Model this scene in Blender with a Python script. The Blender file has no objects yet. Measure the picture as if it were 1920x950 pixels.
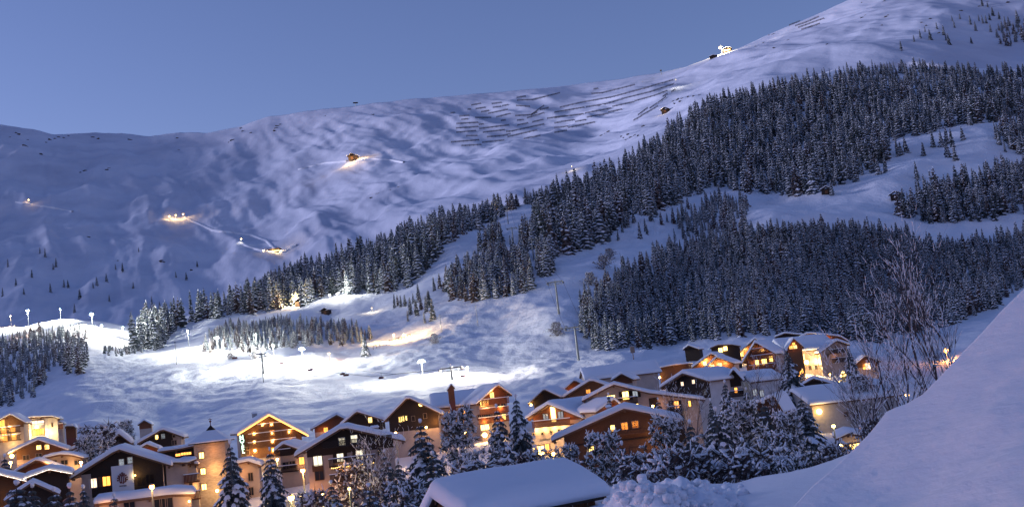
import bpy, bmesh, math, random
import numpy as np
from mathutils import Vector, Matrix, Euler
from mathutils.bvhtree import BVHTree
R = math.radians
random.seed(7)
rng = np.random.default_rng(11)
sc = bpy.context.scene
C = sc.collection

# ------------------------------------------------------------------ camera
F = 2060.0; PITCH = 7.3; ROLL = -6.5
cam_d = bpy.data.cameras.new('camera'); cam = bpy.data.objects.new('camera', cam_d); C.objects.link(cam)
cam_d.sensor_width = 36; cam_d.lens = 36 * F / 1920; cam_d.clip_start = .5; cam_d.clip_end = 30000
RM = Matrix.Rotation(R(90 + PITCH), 3, 'X') @ Matrix.Rotation(R(ROLL), 3, 'Z')
cam.rotation_euler = RM.to_euler(); cam.location = (0, 0, 0); sc.camera = cam
# ------------------------------------------------------------------ world, sun, exposure
SUN_EL, SUN_AZ = 10.0, -80.0          # azimuth from +Y, minus towards -X : afterglow low on the left
w = bpy.data.worlds.new('World'); sc.world = w; w.use_nodes = True
nt = w.node_tree; bg = nt.nodes['Background']
sky = nt.nodes.new('ShaderNodeTexSky'); sky.sky_type = 'NISHITA'; sky.sun_disc = False
sky.sun_elevation = R(3.0); sky.sun_rotation = R(SUN_AZ); sky.altitude = 1400
sky.air_density = 1.0; sky.dust_density = .6; sky.ozone_density = 3.0
SKY_STRENGTH = .138
bg.inputs[1].default_value = SKY_STRENGTH
tint = nt.nodes.new('ShaderNodeMix'); tint.data_type = 'RGBA'; tint.blend_type = 'MULTIPLY'; tint.inputs[0].default_value = 1
tint.inputs[7].default_value = (1.72, 1.0, 1.14, 1)          # violet dusk air
nt.links.new(sky.outputs[0], tint.inputs[6]); nt.links.new(tint.outputs[2], bg.inputs[0])
sun_d = bpy.data.lights.new('sun', 'SUN'); sun = bpy.data.objects.new('sun', sun_d); C.objects.link(sun)
sun_d.energy = 1.5; sun_d.angle = R(12); sun_d.color = (.80, .76, 1.0)
d = Vector((math.sin(R(SUN_AZ)) * math.cos(R(SUN_EL)), math.cos(R(SUN_AZ)) * math.cos(R(SUN_EL)), math.sin(R(SUN_EL))))
sun.rotation_euler = d.to_track_quat('Z', 'Y').to_euler()
sc.view_settings.view_transform = 'Standard'; sc.view_settings.look = 'None'
sc.view_settings.exposure = 1.12; sc.view_settings.gamma = 1
sc.cycles.max_bounces = 5; sc.cycles.diffuse_bounces = 2; sc.cycles.use_light_tree = True
sc.cycles.sample_clamp_indirect = 4

# ------------------------------------------------------------------ geometry helpers
RMn = np.array(RM)
def rays(px, py):
    """direction(s) with y component 1 for photo pixel(s)"""
    px = np.asarray(px, float); py = np.asarray(py, float)
    v = np.stack([(px - 960) / F, (475 - py) / F, -np.ones_like(px)], -1) @ RMn.T
    return v / v[..., 1:2]
def at(px, py, D):
    return Vector(rays(px, py) * D)
def tps(pts, lam=1e-4):
    P = np.array(pts, float); X = P[:, :2] / 1000.; y = np.log(P[:, 2]); n = len(X)
    def k(r2): return r2 * np.log(np.maximum(r2, 1e-12)) * .5
    d2 = ((X[:, None] - X[None]) ** 2).sum(-1)
    A = np.zeros((n + 3, n + 3)); A[:n, :n] = k(d2) + lam * np.eye(n); A[:n, n] = 1; A[:n, n + 1:] = X
    A[n, :n] = 1; A[n + 1:, :n] = X.T
    wv = np.linalg.solve(A, np.concatenate([y, np.zeros(3)]))
    def f(px, py):
        q = np.stack([np.ravel(px), np.ravel(py)], -1) / 1000.
        out = np.empty(len(q))
        for i in range(0, len(q), 20000):
            s = q[i:i + 20000]; d2 = ((s[:, None] - X[None]) ** 2).sum(-1)
            out[i:i + 20000] = k(d2) @ wv[:n] + wv[n] + s @ wv[n + 1:]
        return np.exp(out).reshape(np.shape(px))
    return f
def pl(pts):
    a = np.array(pts, float)
    return lambda x: np.interp(x, a[:, 0], a[:, 1])
_perm = rng.permutation(512); _g = rng.normal(size=(512, 2)); _g /= np.linalg.norm(_g, axis=1)[:, None]
def perlin(x, y):
    xi = np.floor(x).astype(int); yi = np.floor(y).astype(int); xf = x - xi; yf = y - yi
    u = xf ** 3 * (xf * (xf * 6 - 15) + 10); v = yf ** 3 * (yf * (yf * 6 - 15) + 10)
    def g(a, b):
        h = _perm[(_perm[a & 511] + b) & 511]
        return _g[h, 0] * (x - a) + _g[h, 1] * (y - b)
    n = (1 - v) * ((1 - u) * g(xi, yi) + u * g(xi + 1, yi)) + v * ((1 - u) * g(xi, yi + 1) + u * g(xi + 1, yi + 1))
    return n
def fbm(x, y, o=4, ridged=False):
    s = 0; a = 1
    for i in range(o):
        n = perlin(x + 17.3 * i, y - 9.1 * i)
        s = s + a * ((.25 - np.abs(n)) if ridged else n); a *= .5; x = x * 2.03; y = y * 2.03
    return s
BVHS = {}
def mesh(name, V, Fc, mats=None, mi=None, smooth=False):
    me = bpy.data.meshes.new(name)
    V = [tuple(map(float, v)) for v in V] if not isinstance(V, np.ndarray) else V.tolist()
    Fc = Fc if not isinstance(Fc, np.ndarray) else Fc.tolist()
    me.from_pydata(V, [], Fc); me.validate()
    for m in (mats or []): me.materials.append(m)
    if mi is not None: me.polygons.foreach_set('material_index', np.asarray(mi, np.int32)[:len(me.polygons)])
    if smooth: me.polygons.foreach_set('use_smooth', [True] * len(me.polygons))
    me.update(); return me
def obj(name, me, parent=None, loc=None, rot=None):
    o = bpy.data.objects.new(name, me); C.objects.link(o)
    if parent: o.parent = parent
    if loc is not None: o.location = loc
    if rot is not None: o.rotation_euler = rot
    return o
def tag(o, label=None, cat=None, group=None, kind=None):
    if label: o['label'] = label
    if cat: o['category'] = cat
    if group: o['group'] = group
    if kind: o['kind'] = kind
    return o
def empty(name, label, cat, loc, rz=0, group=None):
    o = obj(name, None, None, loc, (0, 0, rz)); o.empty_display_size = .5
    return tag(o, label, cat, group)
def copy_tree(o, parent=None):
    c = o.copy(); C.objects.link(c); c.parent = parent
    for ch in list(o.children): copy_tree(ch, c)
    return c

class MB:
    """collects boxes, tubes and prisms for ONE mesh"""
    def __init__(s): s.V = []; s.F = []
    def add(s, V, Fc):
        b = len(s.V); s.V += [tuple(v) for v in V]; s.F += [tuple(i + b for i in f) for f in Fc]; return s
    def box(s, x0, x1, y0, y1, z0, z1):
        V = [(x, y, z) for z in (z0, z1) for y in (y0, y1) for x in (x0, x1)]
        return s.add(V, [(0, 2, 3, 1), (4, 5, 7, 6), (0, 1, 5, 4), (2, 6, 7, 3), (0, 4, 6, 2), (1, 3, 7, 5)])
    def prism(s, prof, y0, y1):
        """profile in (x,z), extruded along y"""
        n = len(prof); V = [(x, y0, z) for x, z in prof] + [(x, y1, z) for x, z in prof]
        Fc = [tuple(range(n)), tuple(range(2 * n - 1, n - 1, -1))]
        Fc += [(i, i + n, (i + 1) % n + n, (i + 1) % n) for i in range(n)]
        return s.add(V, Fc)
    def tube(s, a, b, r0, r1=None, n=6):
        a = Vector(a); b = Vector(b); r1 = r0 if r1 is None else r1
        q = (b - a).to_track_quat('Z', 'Y'); V = []
        for p, r in ((a, r0), (b, r1)):
            for i in range(n):
                t = 2 * math.pi * i / n; V.append(p + q @ Vector((math.cos(t) * r, math.sin(t) * r, 0)))
        Fc = [(i, (i + 1) % n, (i + 1) % n + n, i + n) for i in range(n)] + [tuple(range(n - 1, -1, -1)), tuple(range(n, 2 * n))]
        return s.add(V, Fc)
    def ball(s, c, r, sq=1, seed=None, n=6, m=4):
        V = []; c = Vector(c); rd = random.Random(seed)
        for j in range(1, m):
            p = math.pi * j / m
            for i in range(n):
                t = 2 * math.pi * (i + .5 * (j % 2)) / n; k = r * (1 if seed is None else rd.uniform(.72, 1.22))
                V.append(c + Vector((math.sin(p) * math.cos(t) * k, math.sin(p) * math.sin(t) * k, math.cos(p) * k * sq)))
        V += [c + Vector((0, 0, r * sq)), c - Vector((0, 0, r * sq))]; T = len(V) - 2; B = T + 1; Fc = []
        for j in range(m - 2):
            for i in range(n):
                a = j * n + i; b = j * n + (i + 1) % n; Fc.append((a, a + n, b + n, b))
        for i in range(n):
            Fc.append((T, i, (i + 1) % n)); Fc.append((B, (m - 2) * n + (i + 1) % n, (m - 2) * n + i))
        return s.add(V, Fc)
    def build(s, name, mat, parent=None, smooth=False):
        me = mesh(name, s.V, s.F, [mat], None, smooth); return obj(name, me, parent)

# ------------------------------------------------------------------ materials
M = {}
def mat(name, col, rough=.8, col2=None, nscale=3., bump=0., bscale=8., emit=None, es=0., stretch=None, metal=0., spec=.3, detail=4):
    m = bpy.data.materials.new(name); m.use_nodes = True; t = m.node_tree; N = t.nodes; b = N['Principled BSDF']
    b.inputs['Base Color'].default_value = (*col, 1); b.inputs['Roughness'].default_value = rough
    b.inputs['Metallic'].default_value = metal; b.inputs['Specular IOR Level'].default_value = spec
    tc = N.new('ShaderNodeTexCoord'); src = tc.outputs['Object']
    if stretch:
        mp = N.new('ShaderNodeMapping'); mp.inputs['Scale'].default_value = stretch
        t.links.new(src, mp.inputs[0]); src = mp.outputs[0]
    if col2:
        n = N.new('ShaderNodeTexNoise'); n.inputs['Scale'].default_value = nscale; n.inputs['Detail'].default_value = detail
        n.inputs['Roughness'].default_value = .65
        r = N.new('ShaderNodeValToRGB'); r.color_ramp.elements[0].position = .35; r.color_ramp.elements[1].position = .68
        r.color_ramp.elements[0].color = (*col, 1); r.color_ramp.elements[1].color = (*col2, 1)
        t.links.new(src, n.inputs['Vector']); t.links.new(n.outputs['Fac'], r.inputs[0]); t.links.new(r.outputs[0], b.inputs['Base Color'])
    if bump:
        n2 = N.new('ShaderNodeTexNoise'); n2.inputs['Scale'].default_value = bscale; n2.inputs['Detail'].default_value = detail
        bp = N.new('ShaderNodeBump'); bp.inputs['Strength'].default_value = 1; bp.inputs['Distance'].default_value = bump
        t.links.new(src, n2.inputs['Vector']); t.links.new(n2.outputs['Fac'], bp.inputs['Height']); t.links.new(bp.outputs[0], b.inputs['Normal'])
    if emit:
        b.inputs['Emission Color'].default_value = (*emit, 1); b.inputs['Emission Strength'].default_value = es
        m.cycles.emission_sampling = 'NONE'
    M[name] = m; return m
def snow_mat(name, layers, col=(.86, .90, .97), col2=None, cs=.01):
    """layers: (feature size m, relief m, stretch xyz)"""
    m = bpy.data.materials.new(name); m.use_nodes = True; t = m.node_tree; N = t.nodes; b = N['Principled BSDF']
    b.inputs['Base Color'].default_value = (*col, 1); b.inputs['Roughness'].default_value = .75
    b.inputs['Specular IOR Level'].default_value = .15
    tc = N.new('ShaderNodeTexCoord'); prev = None
    for size, amp, st in layers:
        mp = N.new('ShaderNodeMapping'); mp.inputs['Scale'].default_value = [s / size for s in st[:3]]
        if len(st) > 3: mp.inputs['Rotation'].default_value = (0, 0, R(st[3]))
        n = N.new('ShaderNodeTexNoise'); n.inputs['Scale'].default_value = 1; n.inputs['Detail'].default_value = 5; n.inputs['Roughness'].default_value = .55
        bp = N.new('ShaderNodeBump'); bp.inputs['Distance'].default_value = amp
        t.links.new(tc.outputs['Object'], mp.inputs[0]); t.links.new(mp.outputs[0], n.inputs['Vector']); t.links.new(n.outputs['Fac'], bp.inputs['Height'])
        if prev: t.links.new(prev.outputs[0], bp.inputs['Normal'])
        prev = bp
    if prev: t.links.new(prev.outputs[0], b.inputs['Normal'])
    if col2:
        n = N.new('ShaderNodeTexNoise'); n.inputs['Scale'].default_value = cs; n.inputs['Detail'].default_value = 6; n.inputs['Roughness'].default_value = .6
        r = N.new('ShaderNodeValToRGB'); r.color_ramp.elements[0].position = .4; r.color_ramp.elements[1].position = .72
        r.color_ramp.elements[0].color = (*col, 1); r.color_ramp.elements[1].color = (*col2, 1)
        t.links.new(tc.outputs['Object'], n.inputs['Vector']); t.links.new(n.outputs['Fac'], r.inputs[0]); t.links.new(r.outputs[0], b.inputs['Base Color'])
    M[name] = m; return m
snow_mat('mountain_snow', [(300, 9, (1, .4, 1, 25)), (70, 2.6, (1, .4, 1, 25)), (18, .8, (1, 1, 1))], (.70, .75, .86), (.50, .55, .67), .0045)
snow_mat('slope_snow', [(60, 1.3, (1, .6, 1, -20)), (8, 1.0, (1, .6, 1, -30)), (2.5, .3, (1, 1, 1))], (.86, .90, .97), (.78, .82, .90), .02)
snow_mat('bank_snow', [(3.0, .13, (1, .5, 1, 40)), (.6, .035, (1, .3, 1, 40)), (.12, .014, (1, .6, 1, 40)), (.03, .006, (1, 1, 1))])
snow_mat('pile_snow', [(.5, .12, (1, 1, 1)), (.12, .03, (1, 1, 1))])
snow_mat('roof_snow', [(3, .16, (1, 1, 1)), (.35, .02, (1, 1, 1))])
snow_mat('tree_snow', [(.5, .12, (1, 1, 1))], (.84, .88, .96))
mat('needle', (.05, .065, .07), .9, (.12, .145, .16), 2.5)
mat('needle_brown', (.07, .055, .055), .9, (.15, .12, .12), 2.0)
mat('leaf_dark', (.04, .05, .045), .9, (.11, .11, .10), 3.0)
mat('bark', (.05, .035, .025), .9, (.11, .085, .065), 6, .02, 20)
mat('bark_frost', (.035, .028, .028), .9, (.13, .11, .12), 6, .01, 20)
mat('dark_wood', (.022, .014, .011), .7, (.05, .032, .024), 4, .02, 30, stretch=(1, 1, 8))
mat('brown_wood', (.11, .05, .026), .7, (.20, .10, .05), 4, .02, 30, stretch=(1, 1, 8))
mat('red_wood', (.15, .05, .025), .7, (.26, .10, .045), 4, .02, 30, stretch=(1, 1, 6))
mat('barn_board', (.10, .04, .02), .75, (.26, .11, .05), 3, .01, 40, stretch=(6, 6, .6))
mat('eave_wood', (.14, .075, .045), .7, (.22, .12, .07), 5)
mat('plaster_cream', (.52, .42, .36), .9, (.42, .34, .30), .6, .01, 12)
mat('plaster_white', (.62, .60, .60), .9, (.50, .48, .49), .6, .01, 12)
mat('stone_wall', (.30, .23, .20), .95, (.44, .35, .30), 2.2, .04, 5, stretch=(1, 1, 3))
mat('concrete', (.33, .32, .31), .9, (.42, .40, .40), 2)
mat('steel', (.16, .18, .19), .5, (.24, .26, .27), 3, metal=.6)
mat('rust_red', (.22, .06, .05), .6, (.15, .05, .04), 3)
mat('rock', (.05, .045, .045), .95, (.13, .115, .11), .5, .3, 2)
mat('banner_white', (.70, .72, .78), .8, (.64, .66, .74), 1)
mat('crest_brown', (.19, .07, .06), .8, (.12, .045, .04), 10)
mat('ink', (.05, .045, .06), .8)
mat('fence_steel', (.07, .07, .09), .7, (.11, .11, .13), .2)
mat('frame_wood', (.30, .22, .17), .7); mat('frame_white', (.62, .6, .58), .7)
mat('glass_dark', (.02, .025, .035), .08, spec=.6)
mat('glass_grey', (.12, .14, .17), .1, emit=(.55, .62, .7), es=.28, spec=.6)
mat('win_yellow', (.3, .2, .1), .4, emit=(1.0, .62, .16), es=2.6)
mat('win_orange', (.3, .15, .06), .4, emit=(1.0, .36, .06), es=1.7)
mat('win_pink', (.3, .25, .2), .4, emit=(1.0, .62, .38), es=1.5)
mat('win_pale', (.3, .3, .25), .4, emit=(.95, .85, .62), es=.75)
mat('lamp_white', (.8, .8, .8), .4, emit=(.86, 1.0, .80), es=60)
mat('lamp_warm', (.8, .6, .3), .4, emit=(1.0, .55, .14), es=9)
mat('lamp_orange', (.8, .4, .2), .4, emit=(1.0, .36, .05), es=5)
mat('bulb_white', (.8, .8, .8), .4, emit=(1.0, .85, .7), es=1.6)
mat('neon_green', (.6, .8, .7), .4, emit=(.55, 1.0, .78), es=1.8)
mat('neon_edge', (.8, .4, .1), .4, emit=(1.0, .45, .10), es=1.7)
mat('cable', (.02, .02, .02), .6)

# ------------------------------------------------------------------ terrain
def sheet(name, label, m, top, bot, depth, x0, x1, nu, nv, relief, drop, tp=1.0):
    us = np.linspace(x0, x1, nu); ts = np.linspace(0, 1, nv) ** tp
    U, T = np.meshgrid(us, ts); PY = bot(U) + (top(U) - bot(U)) * T
    Dm = np.maximum.accumulate(depth(U, PY), axis=0)
    Dm = Dm + np.arange(nv)[:, None] * .002
    P = rays(U, PY) * Dm[..., None]
    P[..., 2] += relief(P[..., 0], P[..., 1], U, PY, T)
    rows = [P]
    for k, (dy, dz) in enumerate(drop):
        Q = P[-1:].copy(); Q[..., :2] *= 1 + dy; Q[..., 2] -= dz; rows.append(Q)
    P = np.concatenate(rows, 0); n = P.shape[0]
    V = P.reshape(-1, 3); i = np.arange(n * nu).reshape(n, nu)
    Fc = np.stack([i[:-1, :-1], i[:-1, 1:], i[1:, 1:], i[1:, :-1]], -1).reshape(-1, 4)
    me = mesh(name, V, Fc, [m], None, True); o = obj(name, me); tag(o, kind='structure')
    BVHS[name] = BVHTree.FromPolygons(V.tolist(), Fc.tolist())
    return o
far_top = pl([(-600, 250), (-200, 238), (0, 235), (60, 243), (100, 253), (180, 249), (230, 250), (280, 256), (340, 250), (390, 252), (430, 243), (460, 236), (500, 222),
    (560, 213), (640, 203), (760, 188), (860, 180), (960, 172), (1060, 163), (1160, 150), (1240, 137), (1290, 127), (1330, 111), (1380, 93), (1430, 70), (1500, 42),
    (1560, 15), (1600, -3), (1700, -50), (1920, -120), (2500, -300)])
hill_top = pl([(-600, 618), (-100, 604), (0, 598), (180, 598), (250, 612), (310, 606), (360, 592), (430, 566), (520, 530), (620, 492), (720, 460), (830, 423), (940, 392),
    (1000, 375), (1080, 350), (1170, 310), (1240, 262), (1300, 212), (1340, 195), (1450, 166), (1560, 132), (1700, 126), (1920, 130), (2500, 100)])
d_far = tps([(-500, 240, 3600), (0, 235, 3400), (300, 256, 3500), (500, 222, 3300), (760, 188, 3000), (1000, 168, 2800), (1240, 137, 2600), (1380, 93, 2450), (1600, 0, 2400), (1920, -120, 2400), (2500, -300, 2500),
    (-500, 620, 1500), (0, 600, 1500), (300, 600, 1500), (0, 420, 2300), (300, 420, 2300), (500, 470, 1900), (500, 330, 2700), (700, 440, 1650), (700, 300, 2350), (950, 390, 1400), (900, 270, 2300), (1100, 340, 1380), (1100, 240, 2200),
    (1240, 262, 1330), (1300, 160, 2050), (1450, 165, 1510), (1450, 100, 2150), (1650, 125, 1530), (1650, 50, 1950), (1900, 130, 1500), (1900, 0, 1950), (2500, 110, 1520)], 2e-3)
def rel_far(X, Y, U, PY, T):
    s = .22 + .78 * np.clip((1 - T) / .12, 0, 1)
    k = fbm(X / 520, Y / 640, 4, True) * 42 + fbm(X / 260 + .6 * Y / 700, Y / 800, 3) * 11 + fbm(X / 60, Y / 130, 3) * 2.6
    # gullies running down the fall line of the bowl
    wx = X + 40 * perlin(X / 300, Y / 300)
    k += fbm((wx * .93 + Y * .36) / 120, (Y * .93 - wx * .36) / 900, 4, True) * 30 * np.clip(1.25 - U / 1900, .35, 1)
    return k * s * (1 - np.clip(1 - (hill_top(U) - PY) / 30, 0, 1) * np.clip((U - 1100) / 80, 0, 1)) - 4 * np.clip((PY - hill_top(U) + 2) / 6, 0, 1) * (U > 1150)
d_hill = tps([(-500, 1000, 178), (0, 1000, 163), (300, 1000, 146), (600, 1000, 132), (950, 1000, 119), (1300, 1000, 98), (1700, 1000, 84), (2300, 1000, 70),
    (-500, 1400, 58), (0, 1400, 52), (600, 1400, 46), (1300, 1400, 41), (2300, 1400, 35), (-500, 1200, 100), (0, 1200, 82), (600, 1200, 69), (1300, 1200, 58), (2300, 1200, 47),
    (0, 935, 200), (300, 901, 200), (600, 867, 200), (950, 826, 200), (1300, 812, 200), (1450, 818, 200), (1600, 811, 200), (2000, 770, 200), (0, 846, 300), (300, 812, 300), (600, 778, 300), (900, 742, 300),
    (1250, 725, 265), (1450, 722, 265), (1600, 728, 265), (1250, 665, 390), (1500, 632, 400), (1700, 632, 390), (1850, 610, 380), (2200, 560, 380), (1080, 680, 370), (1050, 590, 440), (950, 680, 390), (1000, 530, 540), (870, 570, 540), (800, 520, 680),
    (850, 450, 830), (960, 385, 1020), (700, 560, 680), (560, 575, 690), (700, 640, 480), (560, 690, 400), (400, 700, 420), (300, 690, 440), (150, 700, 430), (100, 620, 650), (-300, 620, 700), (180, 625, 620), (330, 650, 560), (400, 600, 680),
    (550, 600, 590), (300, 608, 830), (430, 570, 860), (600, 515, 920), (720, 470, 960), (900, 410, 1010), (1100, 360, 1100), (1100, 450, 720), (1180, 450, 680), (1200, 420, 770), (1260, 400, 850), (1330, 375, 910),
    (1450, 370, 880), (1600, 370, 820), (1700, 330, 870), (1850, 270, 960), (1700, 265, 1030), (1500, 250, 1180), (1250, 290, 1200), (1320, 210, 1370), (1500, 150, 1480), (1700, 130, 1500), (1920, 140, 1450), (2400, 130, 1450),
    (1750, 425, 740), (1920, 410, 730), (1450, 405, 720), (1400, 500, 570), (1700, 500, 590), (1920, 500, 600), (2300, 450, 650)], 3e-4)
def rel_hill(X, Y, U, PY, T):
    s = np.clip((Y - 230) / 450, 0, 1)
    k = fbm(X / 140, Y / 140, 4) * 11 * s + fbm(X / 26, Y / 40, 3) * (.4 + 2.0 * s) * np.clip((Y - 80) / 250, .1, 1)
    k *= 1 - .68 * np.clip((1000 - U) / 150, 0, 1) * np.clip((PY - 625) / 40, 0, 1) * np.clip((760 - PY) / 40, 0, 1)
    k += fbm(X / 7.5, Y / 9, 2) * .95 * np.clip((Y - 200) / 200, 0, 1) * np.clip((700 - Y) / 200, 0, 1)
    k *= 1 - .85 * (np.clip(1 - np.abs(PY - hill_top(U)) / 30, 0, 1)) * np.clip((U - 1150) / 80, 0, 1)
    return k * (1 - np.clip(1 - (1 - T) / .03, 0, 1) * np.clip((U - 1250) / 100, 0, 1))
def d_far2(U, PY): return np.maximum(d_far(U, PY), d_hill(U, np.maximum(PY, hill_top(U))) + 14)
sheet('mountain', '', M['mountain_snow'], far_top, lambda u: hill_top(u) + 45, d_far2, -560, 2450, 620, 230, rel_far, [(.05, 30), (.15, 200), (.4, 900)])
sheet('hillside', '', M['slope_snow'], hill_top, lambda u: np.full_like(u, 1400.), d_hill, -560, 2400, 560, 520, rel_hill, [(.01, 6), (.04, 40)], 1.0)
# near snow: field with the ploughed heap, and the steep bank at the right
field_top = pl([(300, 1060), (700, 1000), (880, 958), (1000, 930), (1100, 916), (1180, 908), (1250, 903), (1310, 907), (1380, 905), (1420, 893), (1480, 884), (1520, 875), (1560, 862), (1600, 846), (1700, 800), (2300, 700)])
d_field = tps([(300, 1060, 60), (900, 960, 62), (1150, 912, 60), (1400, 900, 55), (1550, 865, 50), (1700, 800, 50), (2300, 700, 50), (300, 1300, 26), (900, 1150, 28), (1200, 1000, 34), (1500, 1000, 27), (2300, 1000, 25), (1200, 1300, 16), (2000, 1300, 14), (300, 1300, 18), (1250, 950, 42), (1420, 940, 38)], 1e-4)
def rel_field(X, Y, U, PY, T):
    pile = np.clip(1 - ((U - 1240) / 135) ** 2, 0, 1) ** .7 * np.exp(-((Y - 41) / 6.5) ** 2)
    k = pile * (1.0 + 1.2 * fbm(X / 2.0, Y / 3.0, 2) + .42 * fbm(X / .8, Y / 1.2, 2, True) + .16 * fbm(X / .3, Y / .4, 2))
    return k * .85 + fbm(X / 9, Y / 9, 3) * .35 * (1 - T)
sheet('snow_field', '', M['bank_snow'], field_top, lambda u: np.full_like(u, 1300.), d_field, 300, 2300, 700, 260, rel_field, [(.04, .8), (.15, 5), (.35, 14)], 1.0)
bank_top = pl([(1200, 1250), (1380, 1060), (1480, 958), (1520, 914), (1560, 880), (1600, 843), (1630, 813), (1650, 788), (1663, 771), (1680, 763), (1700, 756), (1730, 739), (1760, 708), (1800, 665), (1840, 625), (1880, 581), (1920, 541), (2000, 450), (2300, 150)])
d_bank = tps([(1200, 1250, 9), (1480, 958, 14), (1600, 843, 17), (1665, 770, 18.5), (1760, 708, 19), (1920, 541, 22), (2300, 150, 27), (1920, 900, 10), (2300, 700, 12), (1600, 1100, 9), (1920, 1300, 5.5), (2300, 1300, 6), (1200, 1400, 6), (1750, 900, 12.5)], 1e-3)
sheet('snow_bank', '', M['bank_snow'], bank_top, lambda u: np.full_like(u, 1500.), d_bank, 1200, 2300, 260, 160,
      lambda X, Y, U, PY, T: fbm(X / 3.5, Y / 3.5, 4) * .16 * np.clip((1 - T) * 8, .1, 1), [(.05, .25), (.2, 2), (.6, 9)], .8)

def hit(px, py, names=('snow_field', 'hillside', 'mountain')):
    for k in range(30):
        h = hit_(px, py + 3 * k, names)
        if h is not None: return h
def hit_(px, py, names):
    dv = Vector(rays(px, py)); best = None
    for n in names:
        h = BVHS[n].ray_cast(Vector((0, 0, 0)), dv)
        if h[0] is not None and (best is None or h[0].y < best.y): best = h[0]
    return best
def ground(x, y, names=('hillside',)):
    for n in names:
        h = BVHS[n].ray_cast(Vector((x, y, 3000)), Vector((0, 0, -1)))
        if h[0] is not None: return h[0].z
    return -20.
def gtop(x, y): return max(ground(x, y, ('hillside',)), ground(x, y, ('snow_field',)) if 22 < y < 62 else -99)

def shade_ridge():  # ridge out of view, added to keep low sun off the valley
    nu, nv = 60, 40; V = []
    for j in range(nv):
        for i in range(nu):
            x = -5200 + 4000 * i / (nu - 1); y = -4000 + 7600 * j / (nv - 1)
            r = max(0, 1 - abs(x + 3000) / 1700); z = -40 + 800 * r ** 1.1 + 60 * float(perlin(np.array(x / 400.), np.array(y / 400.))) * r
            V.append((x, y, z))
    Fc = [(j * nu + i, j * nu + i + 1, (j + 1) * nu + i + 1, (j + 1) * nu + i) for j in range(nv - 1) for i in range(nu - 1)]
    tag(obj('unseen_shade_ridge', mesh('unseen_shade_ridge', V, Fc, [M['mountain_snow']], None, True)), kind='structure')
shade_ridge()
# ------------------------------------------------------------------ trees
def spruce_small(seed, h=1.0, r=.17, tiers=14, k=8, foliage='needle', snow=.92):
    """low-count spruce, 1 m tall (scaled when placed): drooping needle sprays with snow lying on them"""
    rd = random.Random(seed); V = []; Fc = []; mi = []
    def q(pts, m):
        b = len(V); V.extend(pts); Fc.append(tuple(range(b, b + len(pts)))); mi.append(m)
    for i in range(4):
        t0 = i * math.pi / 2; t1 = t0 + math.pi / 2
        q([(math.cos(t0) * .012, math.sin(t0) * .012, -.03), (math.cos(t1) * .012, math.sin(t1) * .012, -.03), (0, 0, .96)], 2)
    for i in range(tiers):
        z = .05 + .9 * (i / tiers) ** .92; L = r * (1 - (z - .02)) ** .8 * rd.uniform(.8, 1.12); n = max(4, k - i // 4)
        a0 = rd.uniform(0, 6.28)
        for j in range(n):
            a = a0 + 6.283 * j / n + rd.uniform(-.3, .3); l = L * rd.uniform(.65, 1.15) + .012
            c, s = math.cos(a), math.sin(a); wd = l * rd.uniform(.3, .42) + .006; dz = rd.uniform(.32, .55) * l
            z1 = z + rd.uniform(-.034, .034)
            root = (0, 0, z1 + .02); mx, my = c * l * .62, s * l * .62
            A = (mx - s * wd, my + c * wd, z1 - dz * .75); B = (mx + s * wd, my - c * wd, z1 - dz * .75)
            mid = (mx, my, z1 - dz * .35); tip = (c * l, s * l, z1 - dz)
            q([root, A, mid], 0); q([A, tip, mid], 0); q([root, mid, B], 0); q([mid, tip, B], 0)
            q([A, (mx * .9, my * .9, z1 - dz - .035), tip], 0); q([tip, (mx * .9, my * .9, z1 - dz - .035), B], 0)
            if rd.random() < snow:
                o = .012; f = rd.uniform(.55, 1.3)
                m2 = (mx * 1.02, my * 1.02, z1 - dz * .35 + o * 1.6)
                A2 = (mx - s * wd * f, my + c * wd * f, z1 - dz * .52 + o); B2 = (mx + s * wd * f, my - c * wd * f, z1 - dz * .52 + o)
                t2 = (c * l * .95, s * l * .95, z1 - dz * .9 + o); r2 = (mx * .35, my * .35, z1 + .012)
                q([r2, A2, m2], 1); q([A2, t2, m2], 1); q([r2, m2, B2], 1); q([m2, t2, B2], 1)
    q([(.012, 0, .93), (-.008, .01, .93), (0, 0, 1.0)], 1); q([(-.012, 0, .92), (.008, -.01, .92), (0, 0, 1.0)], 0)
    return mesh('spruce', V, Fc, [M[foliage], M['tree_snow'], M['bark']], mi)
SMALL = [spruce_small(1), spruce_small(2, r=.15, snow=.8), spruce_small(3, r=.22, tiers=13), spruce_small(4, r=.13, tiers=15, snow=1.0),
         spruce_small(5, r=.19, snow=.6), spruce_small(6, r=.21, tiers=12, foliage='needle_brown', snow=.5), spruce_small(7, r=.16, snow=1.0),
         spruce_small(8, r=.25, tiers=12, k=9, snow=.95), spruce_small(9, r=.2, tiers=11, k=6, snow=.3), spruce_small(10, r=.12, tiers=13, k=5, snow=.7), spruce_small(11, r=.23, tiers=9, k=5, foliage='needle_brown', snow=.75)]
def inside(P, poly):
    x, y = P[:, 0], P[:, 1]; r = np.zeros(len(P), bool); n = len(poly)
    for i in range(n):
        x0, y0 = poly[i]; x1, y1 = poly[(i + 1) % n]
        if y0 == y1: continue
        c = ((y0 > y) != (y1 > y)) & (x < (x1 - x0) * (y - y0) / (y1 - y0) + x0); r ^= c
    return r
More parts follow.
